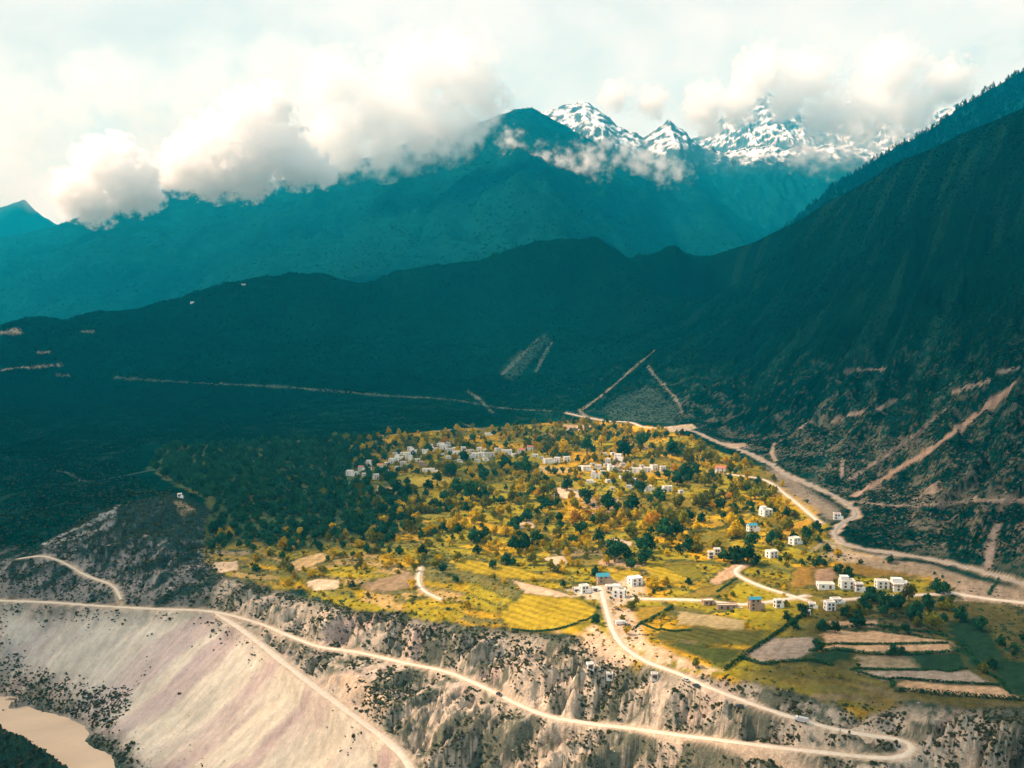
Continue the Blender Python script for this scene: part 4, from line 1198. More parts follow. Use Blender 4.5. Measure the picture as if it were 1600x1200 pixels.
def road_heading(p):
    best = (1e9, 0)
    for c, w in ROADS.values():
        d = np.hypot(c[:, 0] - p[0], c[:, 1] - p[1]); k = int(d.argmin())
        if d[k] < best[0]:
            k2 = min(k + 2, len(c) - 1); k1 = max(k2 - 4, 0)
            best = (d[k], math.atan2(c[k2, 1] - c[k1, 1], c[k2, 0] - c[k1, 0]), c[k, 2], c[k])
    return best


def vehicle(px, py, label, paint, truck=False, off=0.0, yaw=None):
    p = hit(px, py, Z); rh = road_heading(p)
    e = bpy.data.objects.new('truck' if truck else 'car', None); COL.objects.link(e)
    z = max(float(sample(Z, p[0], p[1])), rh[2] + 0.1 if rh[0] < 3 else -999)
    e.location = (p[0], p[1], z + 0.05); e.rotation_euler = (0, 0, rh[1] if yaw is None else yaw)
    e['label'] = label; e['category'] = 'truck' if truck else 'car'; e['group'] = 'vehicles on the dirt roads'
    (TRUCK_BODY if truck else CAR_BODY).obj('body', paint, e)
    cb = (TRUCK_CAB if truck else CAR_CAB).obj('cabin', 'car_white' if truck else 'window_dark', e)
    (TRUCK_ROOF if truck else CAR_ROOF).obj('cargo_box' if truck else 'roof', paint, e)
    xs = (2.2, -2.2) if truck else (1.35, -1.35); hw = 0.95 if truck else 0.82
    for x in xs:
        for s in (-1, 1):
            o = link('wheel', WHEEL, parent=e); o.location = (x, s * hw, 0.33 * (1.4 if truck else 1)); o.scale = (1.4,) * 3 if truck else (1, 1, 1)
    for s in (-1, 1):
        o = link('headlight', HEADL, parent=e); o.location = (3.3 if truck else 2.24, s * 0.62, 1.0 if truck else 0.76)


vehicle(1071, 1064, 'silver car at the head of the two parked on the village road', 'car_silver')
vehicle(1088, 1073, 'dark car parked just behind the silver one on the village road', 'car_dark')
vehicle(1156, 1105, 'dark car alone on the road below the steep bank', 'car_dark')
vehicle(970, 976, 'white truck standing in the bare yard by the village road', 'car_white', True, yaw=0.1)
vehicle(980, 978, 'dark car right beside the white truck in the yard', 'car_dark', yaw=0.2)
vehicle(964, 953, 'brown car parked below the large white house', 'car_brown', yaw=1.2)
vehicle(780, 1087, 'dark pickup on the gorge road above the striped gullies', 'car_dark')
vehicle(1252, 1129, 'white digger truck on the road near the hairpin', 'car_silver', True)

# ------------------------------------------------------------------ trees
def leaf_mat(name, rgb, var=0.35):
    m, t, b = new_mat(name)
    oi = N(t, 'ShaderNodeObjectInfo')
    c = N(t, 'ShaderNodeRGB'); c.outputs[0].default_value = (*rgb, 1)
    r = N(t, 'ShaderNodeMapRange'); r.inputs['To Min'].default_value = 1 - var; r.inputs['To Max'].default_value = 1 + var
    t.links.new(oi.outputs['Random'], r.inputs['Value'])
    v = N(t, 'ShaderNodeVectorMath', operation='SCALE')
    t.links.new(c.outputs[0], v.inputs[0]); t.links.new(r.outputs[0], v.inputs['Scale'])
    s, f = tint(t, v.outputs[0], 0.35, 0.40, 2.0)
    t.links.new(s, b.inputs['Base Color'])
    tl = N(t, 'ShaderNodeBsdfTranslucent'); t.links.new(s, tl.inputs[0])
    mxs = N(t, 'ShaderNodeMixShader'); mxs.inputs[0].default_value = 0.3
    t.links.new(b.outputs[0], mxs.inputs[1]); t.links.new(tl.outputs[0], mxs.inputs[2])
    t.links.new(mxs.outputs[0], [n for n in t.nodes if n.type == 'OUTPUT_MATERIAL'][0].inputs['Surface'])
    b.inputs['Roughness'].default_value = 0.8
    b.inputs['Specular IOR Level'].default_value = 0.0
    return m


LEAF = {'dark': leaf_mat('leaf_dark_green', (0.024, 0.085, 0.034)), 'olive': leaf_mat('leaf_olive', (0.165, 0.165, 0.018)), 'gold': leaf_mat('leaf_gold', (0.52, 0.36, 0.012)),
        'orange': leaf_mat('leaf_orange', (0.52, 0.26, 0.012)), 'scrub': leaf_mat('leaf_scrub', (0.005, 0.029, 0.019)), 'gorge': leaf_mat('leaf_gorge_scrub', (0.062, 0.080, 0.036)), 'dry': leaf_mat('leaf_dry_scrub', (0.09, 0.085, 0.04)), 'teal': leaf_mat('leaf_conifer', (0.002, 0.026, 0.019), 0.25)}
plain('bark', (0.09, 0.065, 0.045), 0.95, 1.5, 0.3)


def tube(mb, a, b, ra, rb, n=6):
    a = np.array(a, float); b = np.array(b, float); d = b - a; d /= np.linalg.norm(d) + 1e-9
    u = np.cross(d, [0.3, 0.9, 0.2]); u /= np.linalg.norm(u); v = np.cross(d, u)
    k = len(mb.v)
    for c, r in ((a, ra), (b, rb)):
        for t_ in np.linspace(0, 2 * math.pi, n, endpoint=False): mb.v.append(tuple(c + r * (math.cos(t_) * u + math.sin(t_) * v)))
    for i in range(n): mb.f.append((k + i, k + (i + 1) % n, k + n + (i + 1) % n, k + n + i))


def leaf_cloud(rng, lobes, count, size):
    """many small tilted leaf sprays spread through the lobes of a crown"""
    w = np.array([r ** 2 for _, r in lobes]); w /= w.sum()
    idx = rng.choice(len(lobes), count, p=w)
    d = rng.normal(size=(count, 3)); d /= np.linalg.norm(d, axis=1)[:, None]
    rad = rng.uniform(0.55, 1.05, count) ** 0.6
    P = np.array([lobes[i][0] for i in idx]) + d * (np.array([lobes[i][1] for i in idx]) * rad)[:, None]
    nrm = d + rng.normal(size=(count, 3)) * 0.55; nrm /= np.linalg.norm(nrm, axis=1)[:, None]
    u = np.cross(nrm, rng.normal(size=(count, 3))); u /= np.linalg.norm(u, axis=1)[:, None]
    v = np.cross(nrm, u)
    s = size * rng.uniform(0.6, 1.3, count)[:, None]
    q = np.stack([P + u * s, P + v * s * 0.8 + nrm * s * 0.15, P - u * s, P - v * s * 0.8 - nrm * s * 0.15], 1).reshape(-1, 3)
    global LAST_N
    LAST_N = np.repeat(d * 0.8 + nrm * 0.35, 4, 0)
    return q, np.arange(count * 4).reshape(-1, 4)


def tree_variant(seed, tall=1.0, count=420):
    """unit tree: crown radius 1"""
    rng = np.random.default_rng(seed)
    H = 0.82 * tall
    lobes = [(np.array([0, 0, H + 0.15]), 0.62)]
    nl = 7
    for k in range(nl):
        a = 2 * math.pi * k / nl + rng.uniform(-0.4, 0.4); rr = rng.uniform(0.38, 0.68)
        lobes.append((np.array([math.cos(a) * rr, math.sin(a) * rr, H + rng.uniform(-0.42, 0.42) * tall]), rng.uniform(0.30, 0.48)))
    lobes.append((np.array([rng.uniform(-.2, .2), rng.uniform(-.2, .2), H + 0.62 * tall]), 0.36))
    q, f = leaf_cloud(rng, lobes, count, 0.105); na = LAST_N
    # dense inner leaf mass so that the crown is not see-through everywhere
    q2, f2 = leaf_cloud(rng, [(c, r * 0.66) for c, r in lobes], count // 3, 0.19)
    crown = (np.vstack([q, q2]), np.vstack([f, f2 + len(q)]), np.vstack([na, LAST_N]))
    tm = MB()
    tube(tm, (0, 0, -0.35), (0.02, 0.01, 0.42 * tall), 0.085, 0.06)
    for k in range(1, 5):
        tube(tm, (0.02, 0.01, 0.36 * tall), lobes[k][0] * np.array([0.8, 0.8, 0.95]), 0.045, 0.018, 5)
    return crown, tm


def set_normals(me, n):
    n = n / (np.linalg.norm(n, axis=1)[:, None] + 1e-9)
    me.normals_split_custom_set_from_vertices([tuple(v) for v in n])


CROWNS, TRUNKS = {}, []
for k in range(5):
    cr, tm = tree_variant(300 + k, 1.0 + 0.12 * (k % 3))
    TRUNKS.append(tm.mesh('trunk', 'bark'))
    for kd in ('dark', 'olive', 'gold', 'orange'):
        me = mesh_np('crown', cr[0], cr[1], True); set_normals(me, cr[2]); me.materials.append(LEAF[kd]); CROWNS[kd, k] = me

HAND = [('dark', l) for l in [(917, 700, 14), (886, 757, 12), (975, 702, 16), (1003, 692, 12), (1050, 702, 14), (1072, 737, 15), (1058, 750, 12), (916, 777, 14), (950, 785, 15), (988, 787, 16), (1001, 764, 12), (1032, 773, 12), (875, 820, 10), (907, 827, 13),
        (936, 840, 12), (1010, 850, 17), (1040, 826, 18), (1058, 828, 14), (960, 864, 18), (975, 858, 14), (1008, 872, 15), (986, 883, 10), (1077, 850, 15), (1096, 808, 10), (1205, 841, 13), (1176, 845, 14), (1168, 868, 18), (1150, 868, 16), (1131, 868, 12), (1125, 792, 10),
        (621, 763, 14), (636, 765, 10), (714, 760, 14), (735, 769, 16), (693, 773, 10), (755, 740, 12), (820, 728, 14), (790, 722, 13), (640, 817, 12), (632, 820, 10), (549, 808, 13), (823, 805, 13), (802, 818, 10), (818, 848, 18), (802, 850, 13), (740, 840, 13), (755, 838, 10),
        (790, 873, 11), (756, 773, 12), (838, 838, 12), (874, 841, 10), (853, 785, 13), (725, 714, 10), (705, 738, 12), (683, 747, 10), (670, 757, 10), (668, 700, 10), (930, 893, 9), (1076, 908, 7), (712, 905, 7), (692, 890, 8), (770, 882, 8), (600, 738, 10), (615, 745, 9),
        (1362, 930, 15), (1340, 970, 14), (1322, 955, 12), (1385, 945, 20), (1400, 940, 16), (1430, 955, 18), (1350, 945, 14), (1465, 915, 14), (1450, 940, 15), (1475, 920, 12), (1500, 960, 14), (1530, 975, 14), (1280, 1010, 9), (1275, 1002, 8), (1396, 1018, 11), (1410, 1016, 8),
        (1285, 978, 12), (1305, 982, 10), (1240, 975, 10), (1255, 955, 11), (1230, 965, 9), (1310, 888, 10), (1325, 892, 9), (1292, 855, 8), (1275, 822, 9), (1260, 835, 10)]]
HAND += [('olive', l) for l in [(980, 747, 14), (1002, 745, 12), (1046, 802, 12), (1068, 810, 14), (1092, 783, 13), (1111, 773, 14), (1195, 775, 16), (1180, 770, 14), (1145, 768, 12), (1102, 752, 11), (1060, 785, 12), (1030, 800, 10), (1090, 855, 12), (1120, 850, 10), (940, 815, 12),
        (985, 830, 14), (870, 832, 11), (760, 785, 13), (850, 765, 13), (835, 755, 12), (655, 793, 12), (560, 802, 11), (700, 735, 12), (715, 870, 9), (660, 875, 11), (680, 880, 9), (1075, 715, 13), (1095, 700, 12), (1105, 712, 12), (900, 690, 12), (930, 680, 11), (860, 690, 12),
        (1455, 975, 14), (1420, 930, 14), (1480, 945, 12), (1340, 955, 16), (1230, 820, 12), (1215, 850, 11), (830, 870, 10), (860, 885, 9)]]
HAND += [('gold', l) for l in [(1150, 828, 17), (1143, 812, 13), (870, 843, 9), (880, 846, 9), (715, 812, 11), (742, 803, 11), (725, 818, 10), (580, 832, 8), (520, 822, 8), (600, 815, 9), (665, 830, 9), (690, 815, 10), (1020, 912, 12), (1040, 908, 8), (560, 850, 8), (540, 835, 8), (1215, 790, 9), (1230, 800, 8),
        (880, 700, 9), (940, 690, 9), (980, 672, 9), (780, 800, 10), (790, 830, 10), (640, 840, 8), (470, 830, 8), (440, 850, 8), (400, 870, 8), (420, 862, 7)]]
HAND += [('orange', l) for l in [(900, 812, 12), (917, 804, 10), (1015, 812, 13), (1025, 806, 10), (1210, 782, 9), (1000, 755, 8)]]

house_xy = np.array([(a, b) for a, b, _ in HOUSES]); house_r = np.array([r for *_, r in HOUSES])
TREES = []          # x, y, radius, kind
for kd, (px, py, r) in HAND:
    p = hit(px, py + r * 0.75, Z)
    TREES.append((p[0], p[1], r / FPX * p[1] * 1.0, kd))


def scatter(n, x0, x1, y0, y1, seed):
    rg = np.random.default_rng(seed)
    y = y0 + (y1 - y0) * rg.random(n); x = x0 + (x1 - x0) * rg.random(n)
    return x, y, rg


x, y, rg = scatter(26000, -720, 560, 430, 1430, 3)
keep = sample(bench, x, y) > 4
keep &= sample(m_road, x, y) < 0.15
keep &= sample(FIELD_M, x, y) < 0.3
west_s = sample(west, x, y)
clump = fbm(x / 70, y / 70, 3, 777)
pr = np.where(west_s > 0.5, 0.95, np.clip(0.40 + 1.3 * clump, 0.05, 0.95)) * (0.35 + 0.65 * sstep(540, 680, y))
fr_left = sstep(60, -80, x) * sstep(720, 640, y)
pr = pr * (1 - 0.2 * fr_left)
keep &= rg.random(len(x)) < pr
x, y, west_s = x[keep], y[keep], west_s[keep]
rad = np.where(west_s > 0.5, rg.uniform(3.0, 6.2, len(x)), rg.uniform(1.6, 5.2, len(x)) * (0.75 + 0.4 * sstep(560, 800, y)))
n0 = len(TREES)
cell = {}


def near(xx, yy, rr):
    i, j = int(xx // 14), int(yy // 14)
    for a in (-1, 0, 1):
        for b in (-1, 0, 1):
            for (ux, uy, ur) in cell.get((i + a, j + b), ()):
                if (ux - xx) ** 2 + (uy - yy) ** 2 < ((0.52 if xx < -60 else 0.68) * (ur + rr)) ** 2: return True
    return False


for (a, b_, r, k) in TREES: cell.setdefault((int(a // 14), int(b_ // 14)), []).append((a, b_, r))
for i in range(len(x)):
    if near(x[i], y[i], rad[i]): continue
    if (np.hypot(house_xy[:, 0] - x[i], house_xy[:, 1] - y[i]) < house_r + rad[i] * 0.8).any(): continue
    # keep sight lines to the houses open: nothing just in front of a wall
    dxh = np.abs(house_xy[:, 0] / house_xy[:, 1] * y[i] - x[i]); dyh = house_xy[:, 1] - y[i]
    if ((dxh < house_r + rad[i] * 0.5) & (dyh > 0) & (dyh < np.where(house_xy[:, 1] > 950, 9 + rad[i] * 2.0, 26 + rad[i] * 3))).any(): continue
    u = rg.random(); z_ = west_s[i]
    if z_ > 0.02: kd = 'dark' if u < 0.35 + 0.64 * z_ else 'olive' if u < 0.7 + 0.3 * z_ else 'gold'
    elif y[i] < 700 and x[i] < 80: kd = 'gold' if u < 0.62 else 'olive' if u < 0.88 else 'dark'
    else: kd = 'dark' if u < 0.28 else 'olive' if u < 0.72 else 'gold' if u < 0.98 else 'orange'
    if x[i] > 210 and y[i] < 640: kd = 'dark' if u < 0.7 else 'olive'
    TREES.append((x[i], y[i], rad[i], kd)); cell.setdefault((int(x[i] // 14), int(y[i] // 14)), []).append((x[i], y[i], rad[i]))

order = sorted(range(len(TREES)), key=lambda i: -(TREES[i][2] / TREES[i][1]) * (1.6 if i < n0 else 1.0))
# only trees inside the frame count as individuals
inframe = [i for i in order if abs(TREES[i][0]) < TREES[i][1] * 0.62 and TREES[i][1] > 430]
single = set(inframe[:300])

LANDMARKS = [((925, 920), 'by the front group of white houses'), ((942, 735), 'around the middle hamlet'), ((1010, 745), 'by the eastern row of the hamlet'), ((640, 715), 'by the western end of the far village'), ((740, 715), 'below the far village street'),
             ((1150, 825), 'near the blue roofed house'), ((1115, 868), 'beside the narrow white house'), ((1200, 800), 'near the two storey house'), ((1320, 815), 'by the sharp road bend'), ((1400, 915), 'by the grand windowed house'), ((1300, 945), 'by the hidden white house below the lane'),
             ((1180, 945), 'near the brown house with teal roof'), ((1380, 1015), 'between the tan fields'), ((965, 846), 'by the pale round field'), ((870, 875), 'by the small pale plot'), ((820, 818), 'beside the pale patch amid the grove'), ((690, 750), 'on the upper green terraces'), ((560, 810), 'on the golden western terraces'),
             ((420, 850), 'on the golden ledge by the crag'), ((400, 740), 'in the shaded grove'), ((320, 715), 'at the upper grove edge'), ((480, 705), 'in the grove under the ridge'), ((300, 765), 'behind the crag shrine'), ((500, 760), 'in the grove below the village'), ((380, 800), 'between grove and gold ledge'), ((470, 790), 'at the lower grove fringe'), ((560, 755), 'at the grove edge under white houses'), ((590, 700), 'in the shade behind the far village'), ((340, 840), 'in the gully beside the crag'), ((760, 890), 'on the striped terraces'), ((640, 910), 'by the forked footpath'), ((1000, 670), 'at the upper end of the valley'), ((1090, 720), 'at the foot of the eastern slope'), ((1500, 980), 'by the dark green field'), ((1050, 890), 'by the striped vegetable beds'),
             ((860, 950), 'by the bright green front field'), ((1050, 800), 'in the middle of the orchard'), ((780, 800), 'in the western orchard'), ((900, 800), 'by the orange trees'), ((1240, 880), 'along the lane to the bend'), ((840, 690), 'above the red roofs')]
LM = np.array([hit(*a, Z) for a, _ in LANDMARKS])
SHORT = 1
KW = {'dark': 'dark green', 'olive': 'olive', 'gold': 'golden', 'orange': 'orange'}
ORD = ['first', 'second', 'third', 'fourth', 'fifth', 'sixth', 'seventh', 'eighth', 'ninth', 'tenth', 'eleventh', 'twelfth', 'thirteenth', 'fourteenth', 'fifteenth', 'sixteenth', 'seventeenth', 'eighteenth', 'nineteenth', 'twentieth']
keyed = {}
for i in single:
    a, b_, r, kd = TREES[i]
    k = int(np.hypot(LM[:, 0] - a, (LM[:, 1] - b_) * 0.7).argmin())
    sz = 'small' if r < 3.6 else 'tall spreading' if r > 7.6 else 'round'
    keyed.setdefault((KW[kd], sz, LANDMARKS[k][1]), []).append(i)
split = {}
for (kw, sz, lm), ids in keyed.items():
    ids.sort(key=lambda i: TREES[i][1])
    nchunk = max(1, math.ceil(len(ids) / 9))
    rows = {1: [''], 2: [' low down', ' higher up'], 3: [' low down', ' midway up', ' high up']}.get(nchunk) or [f', {ORD[k]} row' for k in range(nchunk)]
    for k in range(nchunk): split[kw, sz, lm + rows[k]] = ids[len(ids) * k // nchunk: len(ids) * (k + 1) // nchunk]
for (kw, sz, lm), ids in split.items():
    ids.sort(key=lambda i: TREES[i][0] / TREES[i][1])
    for q, i in enumerate(ids):
        a, b_, r, kd = TREES[i]
        e = bpy.data.objects.new('tree', None); COL.objects.link(e)
        e.location = (a, b_, float(sample(Z, a, b_)) - 0.1)
        e.rotation_euler = (0, 0, random.uniform(0, 6.28)); s = random.uniform(0.85, 1.15)
        e.scale = (r, r, r * s)
        v = random.randrange(5)
        link('crown', CROWNS[kd, v], parent=e); link('trunk', TRUNKS[v], parent=e)
        lab = f'{sz} {kw} tree {lm}'
        if len(ids) > 1: lab = f'{sz} {kw} tree {lm}, {ORD[min(q, 19)]} from left'
        e['label'] = lab; e['category'] = 'tree'; e['group'] = 'orchard trees on the bench'


# ------------------------------------------------------------------ masses nobody could count: instanced vegetation
def instancer(name, P, scl, rot, mesh, label, cat):
    src = bpy.data.objects.new(name + '_source', mesh)      # not linked to the scene: only a pattern for the instances
    me = bpy.data.meshes.new(name)
    P = np.asarray(P, np.float32)
    me.vertices.add(len(P)); me.vertices.foreach_set('co', P.ravel())
    for nm, arr in (('scl', scl), ('rot', rot)):
        a = me.attributes.new(nm, 'FLOAT_VECTOR', 'POINT'); a.data.foreach_set('vector', np.asarray(arr, np.float32).ravel())
    me.update()
    o = link(name, me, kind='stuff', label=label, category=cat)
    ng = bpy.data.node_groups.new(name, 'GeometryNodeTree')
    ng.interface.new_socket('Geometry', in_out='INPUT', socket_type='NodeSocketGeometry')
    ng.interface.new_socket('Geometry', in_out='OUTPUT', socket_type='NodeSocketGeometry')
    gi = N(ng, 'NodeGroupInput'); go = N(ng, 'NodeGroupOutput')
    ip = N(ng, 'GeometryNodeInstanceOnPoints')
    ob = N(ng, 'GeometryNodeObjectInfo'); ob.inputs['Object'].default_value = src
    ob.inputs['As Instance'].default_value = True
    for nm, sock in (('scl', 'Scale'), ('rot', 'Rotation')):
        na = N(ng, 'GeometryNodeInputNamedAttribute', data_type='FLOAT_VECTOR'); na.inputs['Name'].default_value = nm
        ng.links.new(na.outputs['Attribute'], ip.inputs[sock])
    ng.links.new(gi.outputs[0], ip.inputs['Points']); ng.links.new(ob.outputs['Geometry'], ip.inputs['Instance'])
    ng.links.new(ip.outputs[0], go.inputs[0])
    md = o.modifiers.new('scatter', 'NODES'); md.node_group = ng
    return o


def merged(parts, name):
    vs, fs, k, mi = [], [], 0, []
    me = bpy.data.meshes.new(name)
    for n_, (v, f, mat) in enumerate(parts):
        vs += [tuple(p) for p in v]; fs += [tuple(int(i) + k for i in q) for q in f]; k += len(v); mi += [n_] * len(f); me.materials.append(mat)
    me.from_pydata(vs, [], fs); me.update(); me.polygons.foreach_set('material_index', mi)
    return me


rest = [i for i in order if i not in single]
for kd in ('dark', 'olive', 'gold', 'orange'):
    for v in range(3):
        ids = [i for i in rest if TREES[i][3] == kd and i % 3 == v]
        if not ids: continue
        T = np.array([(TREES[i][0], TREES[i][1], TREES[i][2]) for i in ids])
        cr, tm = tree_variant(300 + v, 1.0 + 0.12 * v, 300)
        me = merged([(cr[0], cr[1], LEAF[kd]), (tm.v, tm.f, MATS['bark'])], 'grove')
        P = np.c_[T[:, 0], T[:, 1], sample(Z, T[:, 0], T[:, 1]) - 0.1]
        rgn = np.random.default_rng(v)
        instancer('grove', P, np.c_[T[:, 2], T[:, 2], T[:, 2] * rgn.uniform(0.85, 1.2, len(T))], np.c_[np.zeros(len(T)), np.zeros(len(T)), rgn.uniform(0, 6.28, len(T))], me, f'mass of smaller {KW[kd]} trees filling the groves', 'trees')


def bush_mesh(seed, mat, count=70, flat=0.7):
    rng = np.random.default_rng(seed)
    lobes = [(np.array([0, 0, 0.35]), 0.55)] + [(np.array([rng.uniform(-.5, .5), rng.uniform(-.5, .5), rng.uniform(0.1, 0.5)]), rng.uniform(0.25, 0.45)) for _ in range(4)]
    q, f = leaf_cloud(rng, lobes, count, 0.24)
    q[:, 2] *= flat
    me = mesh_np('bush', q, f, True); set_normals(me, LAST_N); me.materials.append(LEAF[mat]); return me


def conifer_mesh(seed, count=90):
    rng = np.random.default_rng(seed)
    h = rng.random(count) ** 0.8
    a = rng.uniform(0, 6.28, count); r = (1 - h) * 0.34 + 0.03
    P = np.c_[np.cos(a) * r, np.sin(a) * r, 0.1 + h * 1.5]
    out = np.c_[np.cos(a), np.sin(a), np.full(count, -0.35)]
    u = np.c_[-np.sin(a), np.cos(a), np.zeros(count)]
    s = (0.10 + 0.16 * (1 - h))[:, None]
    q = np.stack([P + u * s, P + out * s * 1.4, P - u * s, P - out * s * 0.5], 1).reshape(-1, 3)
    me = mesh_np('conifer', q, np.arange(count * 4).reshape(-1, 4), False); me.materials.append(LEAF['teal']); return me


def place(name, x, y, r, mesh, label, cat, seed, sink=0.15, vs=(0.8, 1.3)):
    rgn = np.random.default_rng(seed)
    P = np.c_[x, y, sample(Z, x, y) - r * sink]
    n = len(x)
    return instancer(name, P, np.c_[r, r, r * rgn.uniform(*vs, n)], np.c_[rgn.uniform(-.15, .15, n), rgn.uniform(-.15, .15, n), rgn.uniform(0, 6.28, n)], mesh, label, cat)


def fan(n, y0, y1, umin, umax, seed):
    """random points, evenly spread over the ground of a wedge"""
    rg_ = np.random.default_rng(seed)
    y = np.sqrt(rg_.random(n) * (y1 ** 2 - y0 ** 2) + y0 ** 2); return y * rg_.uniform(umin, umax, n), y, rg_


# scrub on the gorge side, the crag and the opposite bank
x, y, rg = fan(480000, 330, 900, -0.75, 0.78, 5)
mf, msc, mcg, mop = (sample(a, x, y) for a in (m_front, m_scree, m_crag, m_opp))
al = (x * math.sin(R(30)) + y * math.cos(R(30))); ac = (x * math.cos(R(30)) - y * math.sin(R(30)))
veg = fbm(ac / 24, al / 70, 4, 113 + 500) + 0.4 * fbm(x / 9, y / 9, 2, 9)
p = mf * (1 - msc) * sstep(-0.2, 0.25, veg) * 0.8 + mf * msc * sstep(0.30, 0.55, veg) * 0.18 + mcg * 0.55 * sstep(-0.25, 0.3, veg + 0.3) + mop * 0.95
zz = sample(Z, x, y)
p *= sample(m_road, x, y) < 0.1
p *= zz > -84
LOWSCRUB = hits([(-60, 1010), (40, 1040), (100, 1075), (180, 1075), (200, 1100), (175, 1140), (110, 1120), (30, 1090), (-60, 1075)], Z)
p = np.maximum(p, 0.9 * sstep(-6, 6, poly_sd(LOWSCRUB, x, y) + 8 * veg) * (zz > -84))
p *= sample(m_road, x, y) < 0.2
k = rg.random(len(x)) < p
x, y = x[k], y[k]; r = rg.uniform(0.45, 1.5, len(x)) * np.where(rg.random(len(x)) < 0.10, 1.8, 1.0)
h3 = np.arange(len(x)) % 4
place('scrub', x[h3 != 0], y[h3 != 0], r[h3 != 0], bush_mesh(1, 'gorge'), 'dark scrub clinging to the gorge slopes and the crag', 'scrub', 1)
place('scrub', x[h3 == 0], y[h3 == 0], r[h3 == 0], bush_mesh(2, 'dry'), 'dry brownish scrub on the gorge slopes', 'scrub', 2)
# scrub on the right mountain and at the foot of the ridge
x, y, rg = fan(420000, 560, 1700, -0.75, 0.85, 6)
ms = sample(m_slope, x, y); bd = -sample(bench, x, y)
veg = fbm(x / 26, y / 26, 4, 102) + 0.55 * fbm(x / 6, y / 6, 4, 103) + 0.35 * fbm(x / 120, y / 120, 4, 101)
p = ms * np.where(bd < 330, sstep(0.5, 0.05, veg) * 0.6, 0.6) * (sample(m_road, x, y) < 0.1)
cs = sample(C[..., 0], x, y); p *= np.where(cs < 0.12, 1.0, np.where(cs < 0.24, 0.45, 0.0))
k = rg.random(len(x)) < p
x, y = x[k], y[k]; r = rg.uniform(0.7, 2.0, len(x))
h3 = np.where(rg.random(len(x)) < 0.3 * sstep(1150, 700, y), 0, 1)
place('hillside_scrub', x[h3 != 0], y[h3 != 0], r[h3 != 0], bush_mesh(3, 'scrub', 46), 'dark scrub covering the shaded mountainside', 'scrub', 3)
place('hillside_scrub', x[h3 == 0], y[h3 == 0], r[h3 == 0], bush_mesh(4, 'dry', 46), 'brownish scrub dotted over the mountainside', 'scrub', 4)
# small forest on the middle ridge and the upper right mountain
x, y, rg = fan(130000, 1600, 2900, -0.72, 0.80, 8)
k = rg.random(len(x)) < sample(m_slope, x, y) * (0.55 + 0.6 * fbm(x / 150, y / 150, 3, 55))
x, y = x[k], y[k]; r = rg.uniform(1.8, 3.6, len(x))
place('forest', x, y, r, bush_mesh(5, 'teal', 40, 0.9), 'dark forest on the middle ridge', 'forest', 5)
# conifers on the crest of the eastern ridge
ev = np.empty(len(EAST.data.vertices) * 3, np.float32); EAST.data.vertices.foreach_get('co', ev); ev = ev.reshape(-1, 3)
rg = np.random.default_rng(12)
idx = rg.integers(0, len(ev), 26000)
P = ev[idx] + rg.normal(size=(len(idx), 3)) * np.array([6, 6, 0])
r = rg.uniform(9, 17, len(P))
instancer('forest', P - np.c_[0 * r, 0 * r, r * 0.15], np.c_[r, r, r], np.c_[0 * r, 0 * r, rg.uniform(0, 6.28, len(r))], conifer_mesh(2, 60), 'conifer forest on the eastern ridge', 'forest')
# forest on the far western massif
fv = np.empty(len(MASSIF.data.vertices) * 3, np.float32); MASSIF.data.vertices.foreach_get('co', fv); fv = fv.reshape(-1, 3)
idx = rg.integers(0, len(fv), 90000)
P = fv[idx] + rg.normal(size=(len(idx), 3)) * np.array([14, 14, 0])
P = P[P[:, 1] < 6400]; r = rg.uniform(4.5, 9, len(P))
instancer('forest', P - np.c_[0 * r, 0 * r, r * 0.3], np.c_[r, r, r], np.c_[0 * r, 0 * r, rg.uniform(0, 6.28, len(r))], bush_mesh(11, 'teal', 30, 0.9), 'forest clothing the far hazy mountain', 'forest')
# undergrowth on the bench: gold and green tufts, hedgerows along the terrace steps
x, y, rg = fan(170000, 430, 1400, -0.72, 0.66, 9)
k = (sample(bench, x, y) > 2) & (sample(m_road, x, y) < 0.1) & (sample(FIELD_M, x, y) < 0.2)
rs = sample(RISER, x, y)
k &= rg.random(len(x)) < np.clip(0.15 + 0.7 * rs + 0.45 * fbm(x / 30, y / 30, 3, 19) + 0.12 * (x < 60) * (y < 720), 0, 1)
x, y = x[k], y[k]; w_s = sample(west, x, y)
k = (np.hypot(house_xy[None, :, 0] - x[:, None], house_xy[None, :, 1] - y[:, None]) < house_r[None] * 1.0).any(1)
x, y, w_s = x[~k], y[~k], w_s[~k]
r = rg.uniform(0.6, 1.7, len(x)) * np.where(rg.random(len(x)) < 0.25, 1.7, 1.0); u = rg.random(len(x)); g_ = (w_s < 0.5) & (u < 0.62) & ~((x > 210) & (y < 640)); d_ = ~g_
o_ = g_ & (u > 0.25); g_ &= ~o_
place('undergrowth', x[g_], y[g_], r[g_], bush_mesh(6, 'gold', 40), 'golden tufts and low bushes on the terraces', 'undergrowth', 6)
place('undergrowth', x[o_], y[o_], r[o_], bush_mesh(8, 'olive', 40), 'olive tufts and low bushes on the terraces', 'undergrowth', 8)
place('undergrowth', x[d_], y[d_], r[d_], bush_mesh(7, 'dark', 40), 'dark green bushes along the terrace steps', 'undergrowth', 7)

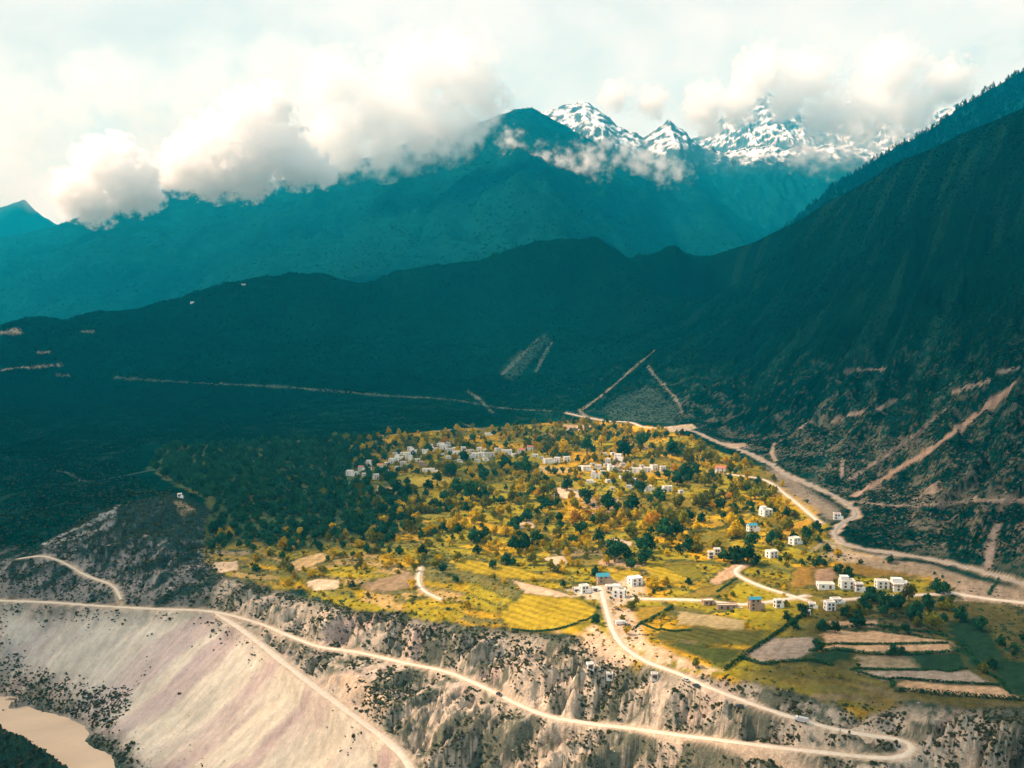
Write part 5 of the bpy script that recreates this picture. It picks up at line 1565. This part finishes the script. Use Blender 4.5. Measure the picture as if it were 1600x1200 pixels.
# ------------------------------------------------------------------ hedges and field walls
HEDGES = [([(992, 982), (1020, 966), (1050, 948)], 1.5, 'dark hedge slanting up beside the bare yard'), ([(1132, 1048), (1170, 1020), (1210, 993), (1250, 965), (1268, 955)], 1.9, 'long straight dark hedge climbing between the front fields'),
          ([(1282, 1007), (1330, 1007), (1400, 1007), (1480, 1005)], 1.1, 'hedge between the two upper tan fields'), ([(1265, 1018), (1300, 1016), (1390, 1023), (1500, 1017)], 1.6, 'dark hedge under the second tan field'),
          ([(1330, 1047), (1400, 1047), (1510, 1045)], 1.0, 'thin hedge above the long grey field'), ([(1390, 1062), (1470, 1066), (1560, 1071)], 1.1, 'hedge above the lowest tan strip'), ([(1400, 1080), (1480, 1086), (1600, 1095)], 2.0, 'lowest hedge along the bench rim'),
          ([(1340, 1050), (1360, 1056), (1395, 1066), (1392, 1074)], 1.2, 'short crooked hedge left of the lowest strips'), ([(800, 984), (850, 986), (890, 978), (930, 962)], 1.0, 'low dark hedge around the bright green front field'),
          ([(1000, 975), (1040, 985), (1080, 985)], 0.9, 'small hedge under the barn fields'), ([(1155, 1028), (1200, 1038), (1260, 1032), (1300, 1040)], 1.5, 'curved dark hedge under the grey field'), ([(1280, 985), (1350, 978), (1420, 985), (1480, 995)], 1.5, 'dark hedge over the uppermost tan field'),
          ([(1500, 1000), (1530, 1040), (1560, 1062), (1580, 1085)], 1.3, 'hedge between the dark field and its terraces'), ([(1560, 905), (1552, 918), (1545, 930)], 1.2, 'short dark hedge crossing from road to lane'), ([(1120, 925), (1140, 912), (1150, 904)], 0.9, 'little hedge dividing the gold plots by the lane')]
for pts, r, lab in HEDGES:
    c = catmull(hits(pts, Z), 1.0)
    rng = np.random.default_rng(len(lab))
    n = len(c) * 14
    i = rng.integers(0, len(c), n)
    d = rng.normal(size=(n, 3)); d /= np.linalg.norm(d, axis=1)[:, None]
    wob = 0.75 + 0.5 * np.abs(fbm(i / 6.0, i * 0.0, 2, 3))
    P = np.c_[c[i, :2] + rng.normal(size=(n, 2)) * 0.3, sample(Z, c[i, 0], c[i, 1])] + d * (r * wob * rng.uniform(0.5, 1.0, n))[:, None] * np.array([1, 1, 0.9]) + np.array([0, 0, r * 0.55])
    u = np.cross(d, rng.normal(size=(n, 3))); u /= np.linalg.norm(u, axis=1)[:, None]; v = np.cross(d, u); s = rng.uniform(0.3, 0.6, n)[:, None]
    q = np.stack([P + u * s, P + v * s, P - u * s, P - v * s], 1).reshape(-1, 3)
    link('hedge', mesh_np('hedge', q, np.arange(n * 4).reshape(-1, 4), False), LEAF['dark'], label=lab, category='hedge', group='field hedges')

# ------------------------------------------------------------------ boulders along the river and loose rock on the slopes
plain('boulder_stone', (0.34, 0.31, 0.28), 0.95, 0.8, 0.35)
def rock_mesh(seed):
    import bmesh
    bm = bmesh.new(); bmesh.ops.create_icosphere(bm, subdivisions=1, radius=1.0)
    rg_ = random.Random(seed)
    for v in bm.verts: v.co *= rg_.uniform(0.6, 1.15); v.co.z *= 0.7
    me = bpy.data.meshes.new('boulder'); bm.to_mesh(me); bm.free(); me.materials.append(MATS['boulder_stone']); return me


x, y, rg = fan(60000, 400, 760, -0.75, 0.75, 15)
zz = sample(Z, x, y); sc_ = sample(m_scree, x, y); ff = sample(m_front, x, y); mc_ = sample(m_crag, x, y)
p = np.where((zz < -78) & (zz > -87) & (x > -330), 0.5, 0) + 0.10 * ff * (1 - sc_) + 0.035 * ff * sc_ + 0.10 * mc_
k = (rg.random(len(x)) < p) & (sample(m_road, x, y) < 0.1)
x, y = x[k], y[k]; r = rg.uniform(0.25, 0.8, len(x)) * np.where(rg.random(len(x)) < 0.06, 2.2, 1)
place('rubble', x, y, r, rock_mesh(4), 'loose rocks and boulders on the slope and river bank', 'rocks', 15, 0.2, (0.7, 1.1))
